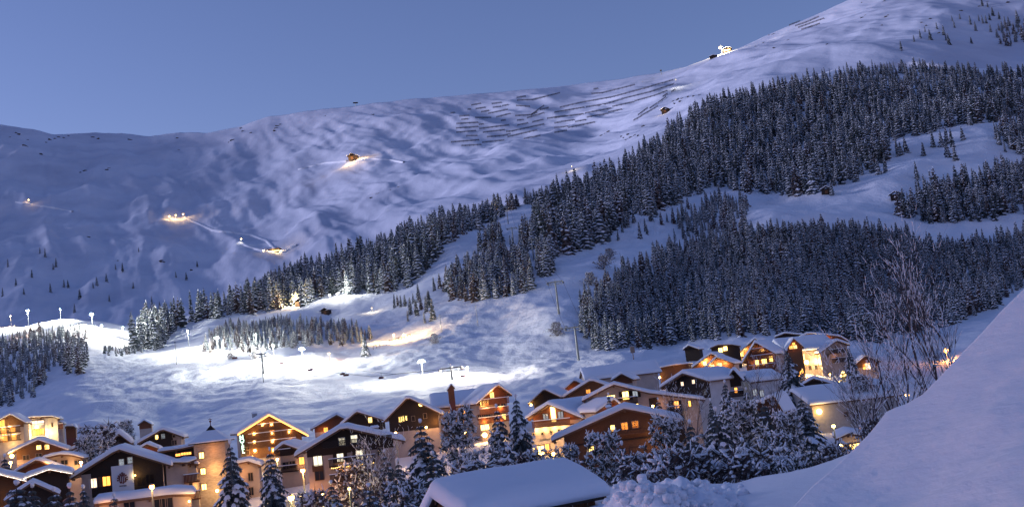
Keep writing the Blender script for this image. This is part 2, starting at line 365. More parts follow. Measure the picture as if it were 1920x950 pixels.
def scatter(poly, step, spacing, names=('hillside',), wob=6):
    """tree feet inside an outline on the slope, thinned to a spacing in metres"""
    a = np.array(poly, float); x0, y0 = a.min(0) - 5; x1, y1 = a.max(0) + 5
    g = np.stack(np.meshgrid(np.arange(x0, x1, step), np.arange(y0, y1, step * .45)), -1).reshape(-1, 2)
    g = g + rng.uniform(-.5, .5, g.shape) * [step, step * .45]
    wv = fbm(g[:, 0] / 37, g[:, 1] / 23, 3) * wob * 2
    g = g[inside(g + np.stack([wv, wv * .5], -1), poly)]; g = g[(fbm(g[:, 0] / 22, g[:, 1] / 12, 2) > -.34) | (wob < 3)]; rng.shuffle(g)
    grid = {}; out = []
    for px, py in g:
        h = hit(px, py, names)
        if h is None: continue
        cx, cy = int(h.x // spacing), int(h.y // spacing); ok = True
        for i in (-1, 0, 1):
            for j in (-1, 0, 1):
                for q in grid.get((cx + i, cy + j), ()):
                    if (q[0] - h.x) ** 2 + (q[1] - h.y) ** 2 < spacing ** 2: ok = False; break
                if not ok: break
            if not ok: break
        if ok:
            grid.setdefault((cx, cy), []).append((h.x, h.y)); out.append((px, py, h))
    return out
FG = {}
def forest_group(variants):
    key = tuple(v.name for v in variants)
    if key in FG: return FG[key]
    g = bpy.data.node_groups.new('forest', 'GeometryNodeTree'); N = g.nodes; L = g.links
    g.interface.new_socket('Geometry', in_out='INPUT', socket_type='NodeSocketGeometry')
    g.interface.new_socket('Geometry', in_out='OUTPUT', socket_type='NodeSocketGeometry')
    gi = N.new('NodeGroupInput'); go = N.new('NodeGroupOutput'); ip = N.new('GeometryNodeInstanceOnPoints'); jn = N.new('GeometryNodeJoinGeometry')
    for v in variants:
        oi = N.new('GeometryNodeObjectInfo'); oi.inputs['Object'].default_value = v; oi.inputs['As Instance'].default_value = True
        oi.transform_space = 'ORIGINAL'; L.new(oi.outputs['Geometry'], jn.inputs[0])
    def attr(n, t):
        a = N.new('GeometryNodeInputNamedAttribute'); a.data_type = t; a.inputs['Name'].default_value = n; return a.outputs[0]
    L.new(gi.outputs[0], ip.inputs['Points']); L.new(jn.outputs[0], ip.inputs['Instance']); ip.inputs['Pick Instance'].default_value = True
    L.new(attr('vid', 'INT'), ip.inputs['Instance Index']); L.new(attr('rot', 'FLOAT_VECTOR'), ip.inputs['Rotation']); L.new(attr('scl', 'FLOAT_VECTOR'), ip.inputs['Scale'])
    L.new(ip.outputs[0], go.inputs[0]); FG[key] = g; return g
def forest(name, label, trees, hfun, variants, vids):
    if not trees: return
    me = bpy.data.meshes.new(name); n = len(trees)
    me.from_pydata([(t[2].x, t[2].y, t[2].z - .3) for t in trees], [], [])
    h = np.array([hfun(*t) for t in trees]); s = np.stack([h * rng.uniform(.85, 1.35, n), h * rng.uniform(.85, 1.35, n), h], -1)
    rot = np.stack([rng.uniform(-.03, .03, n), rng.uniform(-.03, .03, n), rng.uniform(0, 6.28, n)], -1)
    me.attributes.new('vid', 'INT', 'POINT').data.foreach_set('value', rng.choice(vids, n).astype(np.int32))
    me.attributes.new('rot', 'FLOAT_VECTOR', 'POINT').data.foreach_set('vector', rot.astype(np.float32).ravel())
    me.attributes.new('scl', 'FLOAT_VECTOR', 'POINT').data.foreach_set('vector', s.astype(np.float32).ravel())
    for m in ('needle', 'tree_snow', 'bark'): me.materials.append(M[m])
    o = obj(name, me); tag(o, label, 'forest', kind='stuff')
    md = o.modifiers.new('trees', 'NODES'); md.node_group = forest_group(variants)
    return o
def small_tree(px, py, h, v, label, group, names=('hillside', 'mountain'), P=None):
    P = P or hit(px, py, names)
    if P is None: return None
    o = obj('spruce', SMALL[v], None, (P.x, P.y, P.z - .2), (random.uniform(-.03, .03), random.uniform(-.03, .03), random.uniform(0, 6.28)))
    s = random.uniform(.9, 1.2); o.scale = (h * s, h * s, h); tag(o, label, 'spruce', group); return o

UP = [(1005, 400), (1030, 372), (1100, 352), (1180, 312), (1240, 266), (1300, 222), (1330, 203), (1420, 178), (1500, 150), (1620, 133), (1700, 131), (1800, 133), (1870, 135), (1930, 138), (1930, 205), (1880, 225), (1800, 235), (1720, 255), (1662, 262),
      (1668, 292), (1650, 318), (1590, 345), (1540, 360), (1480, 370), (1440, 365), (1400, 362), (1350, 352), (1310, 365), (1280, 378), (1240, 392), (1215, 404), (1175, 412), (1150, 440), (1100, 468), (1060, 480), (1020, 480), (1000, 440)]
LOW = [(1085, 580), (1110, 553), (1150, 530), (1220, 492), (1290, 464), (1400, 440), (1500, 436), (1600, 432), (1700, 442), (1720, 462), (1780, 470), (1850, 460), (1930, 444), (1930, 520), (1890, 560), (1850, 588), (1800, 605), (1720, 622), (1650, 640), (1600, 640), (1540, 632), (1440, 628), (1300, 640), (1200, 655), (1112, 657), (1092, 625)]
RIGHT = [(1690, 408), (1692, 385), (1750, 355), (1850, 328), (1930, 318), (1930, 402), (1860, 412), (1790, 420), (1740, 418)]
RIGHT2 = [(1868, 268), (1885, 232), (1930, 222), (1930, 285), (1885, 292)]
LEFT = [(245, 655), (280, 622), (330, 607), (440, 575), (530, 532), (600, 503), (700, 470), (760, 447), (850, 417), (937, 392), (942, 408), (900, 428), (830, 458), (823, 490), (780, 520), (745, 548), (690, 550), (640, 552), (560, 572), (480, 588), (420, 594), (380, 602), (335, 612), (300, 645)]
MID = [(840, 562), (842, 530), (870, 508), (930, 482), (985, 475), (1000, 530), (985, 548), (930, 562), (870, 566)]
BITS = [[(898, 474), (905, 452), (940, 440), (944, 462)], [(950, 395), (952, 372), (970, 372), (972, 393)], [(1010, 522), (1012, 480), (1036, 480), (1038, 518)], [(978, 368), (1040, 350), (1040, 362), (985, 372)], [(975, 470), (985, 440), (1005, 435), (1005, 470)]]
HILL = [(375, 662), (395, 632), (440, 612), (560, 606), (640, 612), (695, 628), (705, 638), (640, 648), (560, 650), (470, 658)]
VAL = [(-10, 650), (20, 628), (130, 618), (172, 632), (160, 655), (100, 690), (60, 745), (-10, 770)]
VAL2 = [(268, 652), (275, 632), (330, 618), (315, 642), (290, 658)]
VAL4 = [(192, 668), (198, 656), (262, 650), (268, 662), (230, 668)]
VAL3 = [(108, 690), (120, 676), (165, 672), (170, 684), (130, 705)]
UPR = [(1880, 92), (1870, 60), (1900, 40), (1930, 35), (1930, 80)]
# the front rows of the lower wood stand as trees of their own; seven of them also serve as patterns for the woods behind
low = scatter(LOW, 5.5, 3.2); low.sort(key=lambda t: -t[1])
def h_low(px, py, P): return rng.uniform(6.5, 11.5) * (1 + .12 * (P.y > 560)) * (.6 if rng.random() < .15 else 1)
NEAR = 190
variants = []
for i, (px, py, P) in enumerate(low[:NEAR]):
    v = i if i < 11 else rng.choice([0, 1, 2, 3, 4, 5, 6, 6, 7, 8, 10])
    o = small_tree(px, py, h_low(px, py, P), int(v), 'snow-dusted spruce in the lowest rows of the dark wood right behind the chalets', 'front rows of the wood behind the village', P=P)
    if i < 11: variants.append(o)
forest('lower_forest', 'dense dark spruce wood rising behind the village chalets', low[NEAR:], h_low, variants, [0, 1, 2, 3, 4, 5, 10, 8, 8, 7, 6, 9])
def h_up(px, py, P): return rng.uniform(14, 27) * (.72 if py < 170 else 1) * (.55 if rng.random() < .2 else 1)
up = scatter(UP, 6, 6.6)
forest('upper_forest', 'large snow-dusted spruce wood covering the steep right-hand mountainside', up, h_up, variants, [0, 1, 2, 3, 4, 6, 7, 8, 9, 10, 2])
forest('gap_forest', 'loose spruces closing the gap between the upper and lower woods', scatter([(1262, 452), (1285, 408), (1330, 384), (1390, 376), (1408, 398), (1400, 428), (1320, 446)], 5, 5.2), lambda a, b, P: rng.uniform(7, 15), variants, [0, 1, 4, 10, 7])
forest('right_forest', 'dark spruce wood between the bright clearing and the lower wood at right', scatter(RIGHT, 6, 5.0), lambda a, b, P: rng.uniform(11, 19), variants, [0, 1, 2, 4, 3])
forest('corner_forest', 'small spruce stand at the right end of the bright clearing', scatter(RIGHT2, 6, 6.0), lambda a, b, P: rng.uniform(11, 20), variants, [0, 1, 4, 3])
forest('ridge_forest', 'long spruce wood climbing the ridge left of the ski piste', scatter(LEFT, 6, 5.2), lambda a, b, P: rng.uniform(13, 22), variants, [0, 1, 4, 3, 2, 8, 7, 10])
forest('piste_forest', 'oval spruce wood in the middle of the ski piste', scatter(MID, 5, 3.9), lambda a, b, P: rng.uniform(9, 15), variants, [0, 1, 4, 5, 3])
for b_, lb in zip(BITS, ('small clump of spruces on the upper piste', 'dark clump of spruces beside the lift mid station', 'narrow clump of spruces at the left foot of the big wood', 'thin line of spruces along the far edge of the piste', 'few spruces by the upper lift towers')):
    forest('spruce_clump', lb, scatter(b_, 4, 4.5, wob=1), lambda a, b, P: rng.uniform(11, 18), variants, [0, 1, 4, 3])
forest('knoll_forest', 'low wood on the knoll lit by the piste floodlights', scatter(HILL, 4, 3.0), lambda a, b, P: rng.uniform(3.5, 7), variants, [5, 7, 10, 4, 8, 0])
forest('valley_forest', 'dark wood on the left below the floodlit plateau', scatter(VAL, 4.5, 3.3), lambda a, b, P: rng.uniform(3.5, 7.5), variants, [0, 1, 4, 5, 7, 10])
forest('lit_forest', 'spruces beside the brightest floodlights at left', scatter(VAL2, 5, 4.4), lambda a, b, P: rng.uniform(8, 15), variants, [0, 1, 4, 6])
forest('low_trees', 'low bushy young spruces blazing white in the floodlight', scatter(VAL4, 4, 3.6, wob=1), lambda a, b, P: rng.uniform(2.5, 5), variants, [0, 7, 6])
forest('spruce_clump', 'small dark clump of spruces above the white curve at left', scatter(VAL3, 5, 4), lambda a, b, P: rng.uniform(7, 11), variants, [0, 1, 4])
forest('high_forest', 'sparse spruces near the top right corner', scatter(UPR, 5, 11, ('mountain',)), lambda a, b, P: rng.uniform(12, 24), variants, [0, 1, 4])
for px, py in [(1690, 290), (1700, 286), (1732, 292), (1766, 275), (1776, 270), (1786, 276), (1792, 301), (1778, 296), (1720, 336), (1648, 327), (1661, 323), (1637, 314), (1750, 276), (1806, 262), (1684, 293), (1560, 366), (1350, 380), (1325, 384)]:
    small_tree(px, py, random.uniform(12, 19), random.choice([0, 1, 2, 4]), 'lone snow-dusted spruce dotted over the bright clearing at right', 'spruces on the bright clearing')
for i in range(36):
    px, py = random.uniform(1150, 1345), random.uniform(385, 465)
    if py > 470 - (px - 1150) * .4: continue
    small_tree(px, py, random.uniform(6, 13), random.choice([0, 1, 4, 5]), 'small spruce scattered on the broken snow between the two woods', 'small spruces between the woods')
for px, py in [(740, 577), (752, 575), (760, 573), (770, 590), (782, 592), (790, 580), (800, 585), (806, 575), (812, 600), (775, 568), (785, 565), (838, 528), (815, 545), (842, 535), (797, 606), (765, 602), (803, 566), (825, 540), (832, 546), (746, 572)]:
    small_tree(px, py, random.uniform(6, 11), random.choice([1, 4, 5]), 'small dark spruce in the loose group below the piste wood', 'spruces below the piste wood')
for px, py in [(1714, 78), (1726, 72), (1757, 55), (1770, 66), (1790, 52), (1786, 40), (1800, 36), (1820, 46), (1836, 40), (1843, 44), (1856, 38), (1862, 30), (1874, 36), (1858, 60), (1822, 82), (1690, 95), (1780, 84), (1735, 60), (1850, 44), (1830, 58), (1852, 14), (1842, 12), (1745, 75), (1774, 76)]:
    small_tree(px, py, random.uniform(9, 20), random.choice([0, 1, 4]), 'tiny lone spruce on the open snow near the top right', 'lone spruces at the tree line')
for px, py in [(30, 535), (60, 520), (100, 505), (120, 538), (95, 548), (150, 560), (45, 552), (175, 540), (200, 528), (230, 510), (250, 540), (290, 580), (285, 570), (300, 583), (205, 565), (75, 475), (105, 500), (217, 505), (15, 500), (140, 585), (182, 535), (370, 500), (330, 520), (260, 472), (350, 525), (5, 555), (128, 540), (85, 482)]:
    small_tree(px, py, random.uniform(10, 18), random.choice([0, 1, 4]), 'tiny dark spruce on the foot of the big dark mountain', 'tiny spruces at the mountain foot')

# detailed spruces and snow-laden broad trees of the village
def big_spruce_parts(seed, H=10., r=.24, tiers=24, snow=.75):
    rd = random.Random(seed); cr = MB(); sn = MB(); tr = MB()
    tr.tube((0, 0, -1), (0, 0, H * .97), H * .018, .02, 7)
    for i in range(tiers):
        f = i / tiers; z = H * (.07 + .91 * f ** .95); L = H * r * (1 - f) ** .82 * rd.uniform(.82, 1.1) + .12
        n = max(5, int(10 - 5 * f)); a0 = rd.uniform(0, 6.28)
        for j in range(n):
            a = a0 + 6.283 * j / n + rd.uniform(-.25, .25); l = L * rd.uniform(.7, 1.15)
            c, s = math.cos(a), math.sin(a); droop = rd.uniform(.35, .62)
            def pt(t, side=0, up=0):
                x = l * t; zz = z + .12 * l * math.sin(t * 3.1) - droop * l * t ** 1.35
                return (c * x - s * side, s * x + c * side, zz + up)
            sp = [pt(t) for t in (0, .35, .7, 1)]
            for k, t in enumerate((.25, .45, .65, .85)):
                wv = l * .34 * (1.15 - t) * rd.uniform(.8, 1.3) + .05; dn = -rd.uniform(.25, .5) * wv - .06
                for sd in (-1, 1):
                    cr.add([pt(t - .17), pt(t + .12), pt(t + .22, sd * wv, dn)], [(0, 1, 2)])
                    cr.add([pt(t - .1, 0, 0), pt(t + .1, 0, 0), pt(t + .02, sd * wv * .45, dn * 2 - .1)], [(0, 1, 2)])
            cr.add([pt(.7), pt(1.08), pt(.9, .06 * l, -.1), pt(.9, -.06 * l, -.1)], [(0, 1, 2), (0, 3, 1)])
            if rd.random() < snow:
                for t0 in ((.3, .62, .9) if l > .8 else (.6,)):
                    if rd.random() < .25: continue
                    hw = l * .17 * rd.uniform(.6, 1.25) + .05; ln = .2; th = .05 + .05 * rd.random() + .02 * l
                    m = pt(t0, 0, th); A = pt(t0 - ln); B = pt(t0 + ln * .85, 0, -.0); l1 = pt(t0 - .02, hw, -.35 * hw); l2 = pt(t0 + .02, -hw, -.35 * hw)
                    m1 = pt(t0 - ln * .5, hw * .6, th * .4); m2 = pt(t0 + ln * .5, hw * .6, th * .3); m3 = pt(t0 + ln * .5, -hw * .6, th * .3); m4 = pt(t0 - ln * .5, -hw * .6, th * .4)
                    sn.add([m, A, m1, l1, m2, B, m3, l2, m4], [(0, 1, 2), (0, 2, 3), (0, 3, 4), (0, 4, 5), (0, 5, 6), (0, 6, 7), (0, 7, 8), (0, 8, 1)])
    sn.ball((0, 0, H * .985), .13, 1.6, 5)
    return [mesh('trunk', tr.V, tr.F, [M['bark']]), mesh('crown', cr.V, cr.F, [M['needle']]), mesh('snow_load', sn.V, sn.F, [M['tree_snow']], None, True)]
BIG = [big_spruce_parts(21), big_spruce_parts(22, r=.28, tiers=20, snow=.85), big_spruce_parts(23, r=.2, tiers=26, snow=.7)]
def broad_parts(seed, H=7., W=3.2, clumps=120, snowy=.8, leaf='leaf_dark'):
    """many-stemmed tree bowed down under lumps of snow"""
    rd = random.Random(seed); tr = MB(); cr = MB(); sn = MB()
    ends = []
    for i in range(9):
        a = rd.uniform(0, 6.28); p = Vector((rd.uniform(-.2, .2), rd.uniform(-.2, .2), -.5)); dr = Vector((math.cos(a) * .35, math.sin(a) * .35, 1)); rad = .11
        seg = 6
        for k in range(seg):
            q = p + dr.normalized() * (H * 1.05 / seg) * rd.uniform(.8, 1.1); tr.tube(p, q, rad, rad * .75, 5); p = q; rad *= .75
            dr += Vector((rd.uniform(-.5, .5), rd.uniform(-.5, .5), -.16)); ends.append(p.copy())
            if k > 1:
                e = p + Vector((rd.uniform(-1, 1), rd.uniform(-1, 1), rd.uniform(-.2, .6))) * 1.1; tr.tube(p, e, rad * .5, rad * .2, 4); ends.append(e)
    for i in range(clumps):
        if i < len(ends): c = ends[i]
        else:
            t = rd.random() ** .7; a = rd.uniform(0, 6.28); rr = W * math.sqrt(rd.random()) * (1 - .55 * t); c = Vector((math.cos(a) * rr, math.sin(a) * rr, .3 + H * t * .98))
        g = rd.uniform(.3, .62)
        for k in range(20):
            dv = Vector((rd.gauss(0, 1), rd.gauss(0, 1), rd.gauss(-.35, .8))).normalized() * g * rd.uniform(.5, 1.35)
            sx = Vector((rd.gauss(0, 1), rd.gauss(0, 1), rd.gauss(0, 1))).normalized() * g * .17
            cr.add([c + dv * .25 - sx, c + dv * .3 + sx, c + dv * 1.15], [(0, 1, 2)])
        for k in range(5):
            dv = Vector((rd.gauss(0, 1), rd.gauss(0, 1), rd.gauss(.1, .6))).normalized() * g * rd.uniform(.9, 2.0); tr.tube(c, c + dv, .03, .012, 3)
            if rd.random() < snowy: w_ = rd.uniform(.05, .13); sn.tube(c + dv * .15 + Vector((0, 0, w_ * .7)), c + dv * rd.uniform(.7, 1.05) + Vector((0, 0, w_ * .8)), w_, w_ * .6, 5)
        if rd.random() < snowy * .6:
            for k in range(rd.choice((1, 2, 4))):
                o_ = Vector((rd.uniform(-.5, .5), rd.uniform(-.5, .5), rd.uniform(-.1, .55))) * g * 1.5
                b0 = len(sn.V); sn.ball(c + o_, g * rd.uniform(.12, .4) , rd.uniform(.35, .7), rd.random(), 5, 4)
                tl = Matrix.Rotation(rd.uniform(-.7, .7), 3, 'X') @ Matrix.Rotation(rd.uniform(-.7, .7), 3, 'Y')
                sn.V[b0:] = [tuple(tl @ (Vector(v) - c - o_) + c + o_) for v in sn.V[b0:]]
    return [mesh('trunk', tr.V, tr.F, [M['bark']]), mesh('crown', cr.V, cr.F, [M[leaf]]), mesh('snow_load', sn.V, sn.F, [M['tree_snow']], None, True)]
BROAD = [broad_parts(31, 12, 4.6, 330), broad_parts(32, 12, 5.4, 380, .85), broad_parts(33, 12, 4.4, 360, .6), broad_parts(34, 9, 4.8, 330, .5, 'needle_brown')]
def tree3(kind, parts, label, P, h, h0, wide=1., group=None, name=None):
    e = empty(name or kind.replace(' ', '_'), label, kind.split(' ')[-1], (P[0], P[1], P[2]), random.uniform(0, 6.28), group)
    s = h / h0; e.scale = (s * wide, s * wide, s)
    for m in parts:
        o = obj(m.name.split('.')[0], m, e)
        if m.name.startswith(('snow_load', 'crown')): o['kind'] = 'stuff'
    return e
def village_tree(kind, tip, D, base_py, label, v, wide=1., group=None):
    """tree whose top stands at photo pixel `tip` at distance D and whose foot is near base_py"""
    T = at(tip[0], tip[1], D); B = at(tip[0] + (base_py - tip[1]) * .11, base_py, D)
    B.z = gtop(T.x, T.y) - .2
    h = T.z - B.z; parts, h0 = (BIG[v], 10.) if kind == 'spruce' else (BROAD[v], (12., 12., 12., 9.)[v])
    return tree3(kind, parts, label, (T.x, T.y, B.z), h, h0, wide * (1 if kind == 'spruce' else .66), group)
# ------------------------------------------------------------------ buildings
def polyline(prof, n):
    a = np.array(prof, float); d_ = np.r_[0, np.cumsum(np.hypot(*np.diff(a, axis=0).T))]
    u = np.unique(np.r_[np.linspace(0, d_[-1], n), .12, .3, d_[-1] - .12, d_[-1] - .3])
    return np.interp(u, d_, a[:, 0]), np.interp(u, d_, a[:, 1]), np.minimum(u, d_[-1] - u)
def snow_cap(prof, t0, t1, th, seed=0, rad=.45, n=15, lift=.01):
    xs, zs, de = polyline(prof, n); L = t1 - t0
    ts = np.unique(np.r_[np.linspace(0, L, max(5, int(L / 1.3))), .12, .3, L - .12, L - .3]); te = np.minimum(ts, L - ts)
    X, T = np.meshgrid(xs, ts + t0); Z = np.meshgrid(zs, ts)[0]; E = np.minimum(*np.meshgrid(de, te))
    prf = np.sqrt(np.clip(1 - (1 - np.clip(E / rad, 0, 1)) ** 2, 0, 1))
    nz = fbm(X / 3.1 + seed * 7.7, T / 3.1, 3) * .22 * th + fbm(X / .9 + seed, T / .9, 2) * .05
    H = Z + th * (.35 + .65 * prf) + nz * prf + .1 * th
    ovx = np.sign(X - X.mean()) * (de < 1e-6)[None, :] * .06
    a, b = X.shape; top = np.stack([X + ovx, T, H], -1).reshape(-1, 3); bot = np.stack([X, T, Z + lift], -1).reshape(-1, 3)
    V = np.concatenate([top, bot]); i = np.arange(a * b).reshape(a, b); o = a * b; Fc = []
    Fc += np.stack([i[:-1, :-1], i[:-1, 1:], i[1:, 1:], i[1:, :-1]], -1).reshape(-1, 4).tolist()
    Fc += (np.stack([i[:-1, :-1], i[1:, :-1], i[1:, 1:], i[:-1, 1:]], -1).reshape(-1, 4) + o).tolist()
    for e in (i[0], i[-1][::-1], i[:, -1], i[:, 0][::-1]):
        for p, q in zip(e[:-1], e[1:]): Fc.append([int(q), int(p), int(p) + o, int(q) + o])
    return V.tolist(), [tuple(f) for f in Fc]
GLOW = []
def lampdata(kind, power, col, rad=.15):
    l = bpy.data.lights.new(kind, 'POINT'); l.energy = power; l.color = col; l.shadow_soft_size = rad; return l
def light(parent, loc, power, col=(1, .55, .18), rad=.3, name='lamp_light'):
    o = bpy.data.objects.new(name, lampdata(name, power, col, rad)); C.objects.link(o); o.location = loc
    if parent: o.parent = parent
    return o
class House:
    def __init__(s, name, label, cat, A, D, psi, group=None, base=None, sink=0, gname='hillside'):
        s.A = at(A[0], A[1], D); s.psi = R(psi)
        s.h = Vector((math.cos(s.psi), -math.sin(s.psi), 0)); s.r = Vector((math.sin(s.psi), math.cos(s.psi), 0))
        s.z0 = ground(s.A.x, s.A.y, (gname,)) - sink if base is None else base
        s.e = empty(name, label, cat, (s.A.x, s.A.y, s.z0), -s.psi, group)
        s.zA = s.A.z - s.z0
    def on_front(s, px, py, t=0.):
        dv = Vector(rays(px, py)); k = (s.A.dot(s.r) + t) / dv.dot(s.r); P = dv * k - s.A
        return P.dot(s.h), P.z + s.A.z - s.z0
    def on_side(s, px, py, s0):
        dv = Vector(rays(px, py)); k = (s.A.dot(s.h) + s0) / dv.dot(s.h); P = dv * k - s.A
        return P.dot(s.r), P.z + s.A.z - s.z0
    def part(s, mb, name, m, parent=None): return mb.build(name, M[m] if isinstance(m, str) else m, parent or s.e)
    def roof(s, eL, eR, length, pm=None, oh=.9, of=1.1, th=.68, slab=.22, wall='plaster_cream', gable='dark_wood', split=2.6, mid=None, glim=None, edge='eave_wood', low=-3):
        s.of = of; s.len = length
        if pm: prof = [(x, s.zA + z) for x, z in pm]; (sL, zL), (sR, zR) = prof[0], prof[-1]
        else: sL, zL = s.on_front(*eL); sR, zR = s.on_front(*eR); prof = [(sL, zL), (0, s.zA), (sR, zR)]
        if mid: prof = [(sL, zL)] + [s.on_front(*m_) for m_ in mid] + [(sR, zR)]
        prof.sort(); top = prof; s.prof = prof
        under = [(x, z - slab) for x, z in prof]
        s.part(MB().prism(top + under[::-1], 0, length), 'roof', edge)
        V, Fc = snow_cap(prof, -.12, length + .1, th, seed=len(bpy.data.objects) * .37)
        o = obj('roof_snow', mesh('roof_snow', V, Fc, [M['roof_snow']], None, True), s.e)
        f = lambda x: float(np.interp(x, [p[0] for p in under], [p[1] for p in under])) - .01
        s.f = f; x0, x1 = sL + oh, sR - oh; s.x0, s.x1 = x0, x1; s.t0, s.t1 = of, length - .8
        body = [(x0, low), (x0, f(x0))] + [(x, f(x)) for x, _ in prof if x0 + .1 < x < x1 - .1] + [(x1, f(x1)), (x1, low)]
        s.part(MB().prism(body, s.t0, s.t1), 'wall', wall)
        if gable:
            zs = s.zA - split
            g0, g1 = (x0, x1) if glim is None else glim
            xs = [g0] + [x for x, _ in prof if g0 + .1 < x < g1 - .1] + [g1]
            upper = [(x, f(x) - .02) for x in xs if f(x) - .02 > zs]
            # where the underside crosses the split height
            L_, R_ = g0, g1
            for x in np.linspace(g0, 0, 200):
                if f(x) - .02 > zs: L_ = x; break
            for x in np.linspace(g1, 0, 200):
                if f(x) - .02 > zs: R_ = x; break
            poly = [(L_, zs)] + [(x, z) for x, z in [(L_, f(L_) - .02)] + [p for p in upper if L_ + .05 < p[0] < R_ - .05] + [(R_, f(R_) - .02)] if z > zs + .02] + [(R_, zs)]
            s.part(MB().prism(poly, s.t0 - .1, s.t0 + .05), 'gable_boarding', gable)
        # rafters under the verge
        for x, z in ((prof[0][0] + .35, 0), (prof[-1][0] - .35, 0), (0, 0)):
            zz = f(x); s.part(MB().box(x - .11, x + .11, .08, s.t0 + .02, zz - .26, zz - .02), 'purlin', 'eave_wood')
        return s
    def win(s, px, py, w, h, kind='win_yellow', face='front', frame='frame_wood', shutters=False, proud=.13):
        if face == 'front': a, z = s.on_front(px, py, s.t0); P0 = (a, s.t0 - proud, z); rz = 0
        elif face == 'side': a, z = s.on_side(px, py, s.x1); P0 = (s.x1 + proud - .04, a, z); rz = math.pi / 2
        fr = MB(); b = .07
        fr.box(-w / 2, w / 2, -.05, .14, h / 2 - b, h / 2).box(-w / 2, w / 2, -.09, .14, -h / 2, -h / 2 + b)
        fr.box(-w / 2, -w / 2 + b, -.048, .14, -h / 2 + b, h / 2 - b).box(w / 2 - b, w / 2, -.048, .14, -h / 2 + b, h / 2 - b)
        if w > .7: fr.box(-.03, .03, -.03, .1, -h / 2 + b, h / 2 - b)
        if shutters:
            fr.box(-w / 2 - w * .45, -w / 2 - .02, -.04, .03, -h / 2, h / 2).box(w / 2 + .02, w / 2 + w * .45, -.04, .03, -h / 2, h / 2)
        o = s.part(fr, 'window', frame); o.location = P0; o.rotation_euler = (0, 0, rz)
        p = MB().box(-w / 2 + .02, w / 2 - .02, .03, .12, -h / 2 + .02, h / 2 - .02).build('pane', M[kind], o)
        return o
    def wins(s, lst, w=.9, h=1.1, kind='win_yellow', **k):
        for px, py in lst: s.win(px, py, w, h, kind, **k)
    def balcony(s, p0, p1, rail=1.0, depth=1.0, m='brown_wood', snow=True):
        a, z = s.on_front(p0[0], p0[1], s.t0 - depth); b, zz = s.on_front(p1[0], p1[1], s.t0 - depth); z = (z + zz) / 2
        t1 = s.t0 - .11; t0 = s.t0 - depth
        o = s.part(MB().box(a, b, t0, t1, z - .14, z), 'balcony', m)
        mb = MB(); n = max(4, int((b - a) / .17))
        for i in range(n):
            x = a + .02 + (b - a - .14) * i / (n - 1); mb.box(x, x + .115, t0 + .02, t0 + .06, z + .003, z + rail - .08)
        mb.build('baluster', M[m], o)
        MB().box(a - .03, b + .03, t0 - .02, t0 + .1, z + rail - .077, z + rail).box(a - .03, a + .04, t0 + .103, t1, z + rail - .077, z + rail).box(b - .04, b + .03, t0 + .103, t1, z + rail - .077, z + rail).build('handrail', M[m], o)
        if snow: MB().box(a - .04, b + .04, t0 - .03, t0 + .11, z + rail + .003, z + rail + .12).build('rail_snow', M['roof_snow'], o)
        return o
    def chimney(s, x, t, w=.7, h=1.3):
        z = s.f(x) + .2; c = s.part(MB().box(x - w / 2, x + w / 2, t - w / 2, t + w / 2, z - .4, z + h), 'chimney', 'rust_red' if w < .5 else 'concrete')
        V, Fc = snow_cap([(x - w / 2 - .08, z + h), (x + w / 2 + .08, z + h)], t - w / 2 - .08, t + w / 2 + .08, .3, 3, .25, 6)
        obj('chimney_snow', mesh('chimney_snow', V, Fc, [M['roof_snow']], None, True), c)
    def glow(s, px, py, power, off=.6, col=(1, .5, .13), t=None, bulb=None, side=False):
        """a real lamp on the facade at that spot"""
        if side: a, z = s.on_side(px, py, s.x1); loc = (s.x1 + off, a, z)
        else: tt = s.t0 if t is None else t; a, z = s.on_front(px, py, tt); loc = (a, tt - off, z)
        if bulb:
            c = MB(); x, y, z_ = loc; r = bulb[1]; c.ball(loc, r, 1, None, 8, 6)
            if side: c.box(x - off, x, y - .03, y + .03, z_ - .03, z_ + .03)
            else: c.box(x - .03, x + .03, y, y + off, z_ - .03, z_ + .03)
            s.part(c, 'wall_lamp', bulb[0])
            loc = (loc[0] + (.25 + r if side else 0), loc[1] - (0 if side else .25 + r), loc[2])
        light(s.e, loc, power * 2.4, col)
WARM = (1, .52, .16); YEL = (1, .66, .24); ORG = (1, .42, .10)

# --- lower left: dark fronted chalet with a painted banner
H = House('dark_fronted_chalet', 'large black-boarded chalet at lower left with a white crest banner on its front', 'chalet', (221, 841), 138, -14)
H.roof((131, 897), (322, 872), 10, th=.6, oh=1.2, wall='plaster_cream', gable='dark_wood', split=5.6, glim=None)
H.part(MB().box(H.x0, H.x0 + 1.1, H.t0 - .16, H.t0 - .02, -1, H.f(H.x0) - .1), 'corner_wall', 'plaster_cream')
H.win(175, 905, .95, 1.2, 'win_pink', frame='frame_white'); H.win(200, 901, 1.0, 1.25, 'win_orange', shutters=True, frame='brown_wood')
H.wins([(228, 866), (244, 862)], .7, .9, 'glass_grey', frame='frame_wood'); H.wins([(266, 902), (281, 897)], 1.1, 1.2, 'glass_dark', frame='dark_wood')
a, z = H.on_front(208, 874, H.t0 - .8); b, z2 = H.on_front(252, 930, H.t0 - .8); t = H.t0 - .8
ban = H.part(MB().box(a, b, t, t + .68, z2, z), 'banner', 'banner_white')
cx, cz = (a + b) / 2, z - (z - z2) * .42; cr = MB(); u = (b - a) / 42.
n = 22; V = [(cx + math.cos(6.283 * i / n) * u * (8 + 1.3 * math.sin(i * 5.1)), t - .03, cz + math.sin(6.283 * i / n) * u * (9.5 + 1.2 * math.cos(i * 3.7))) for i in range(n)]
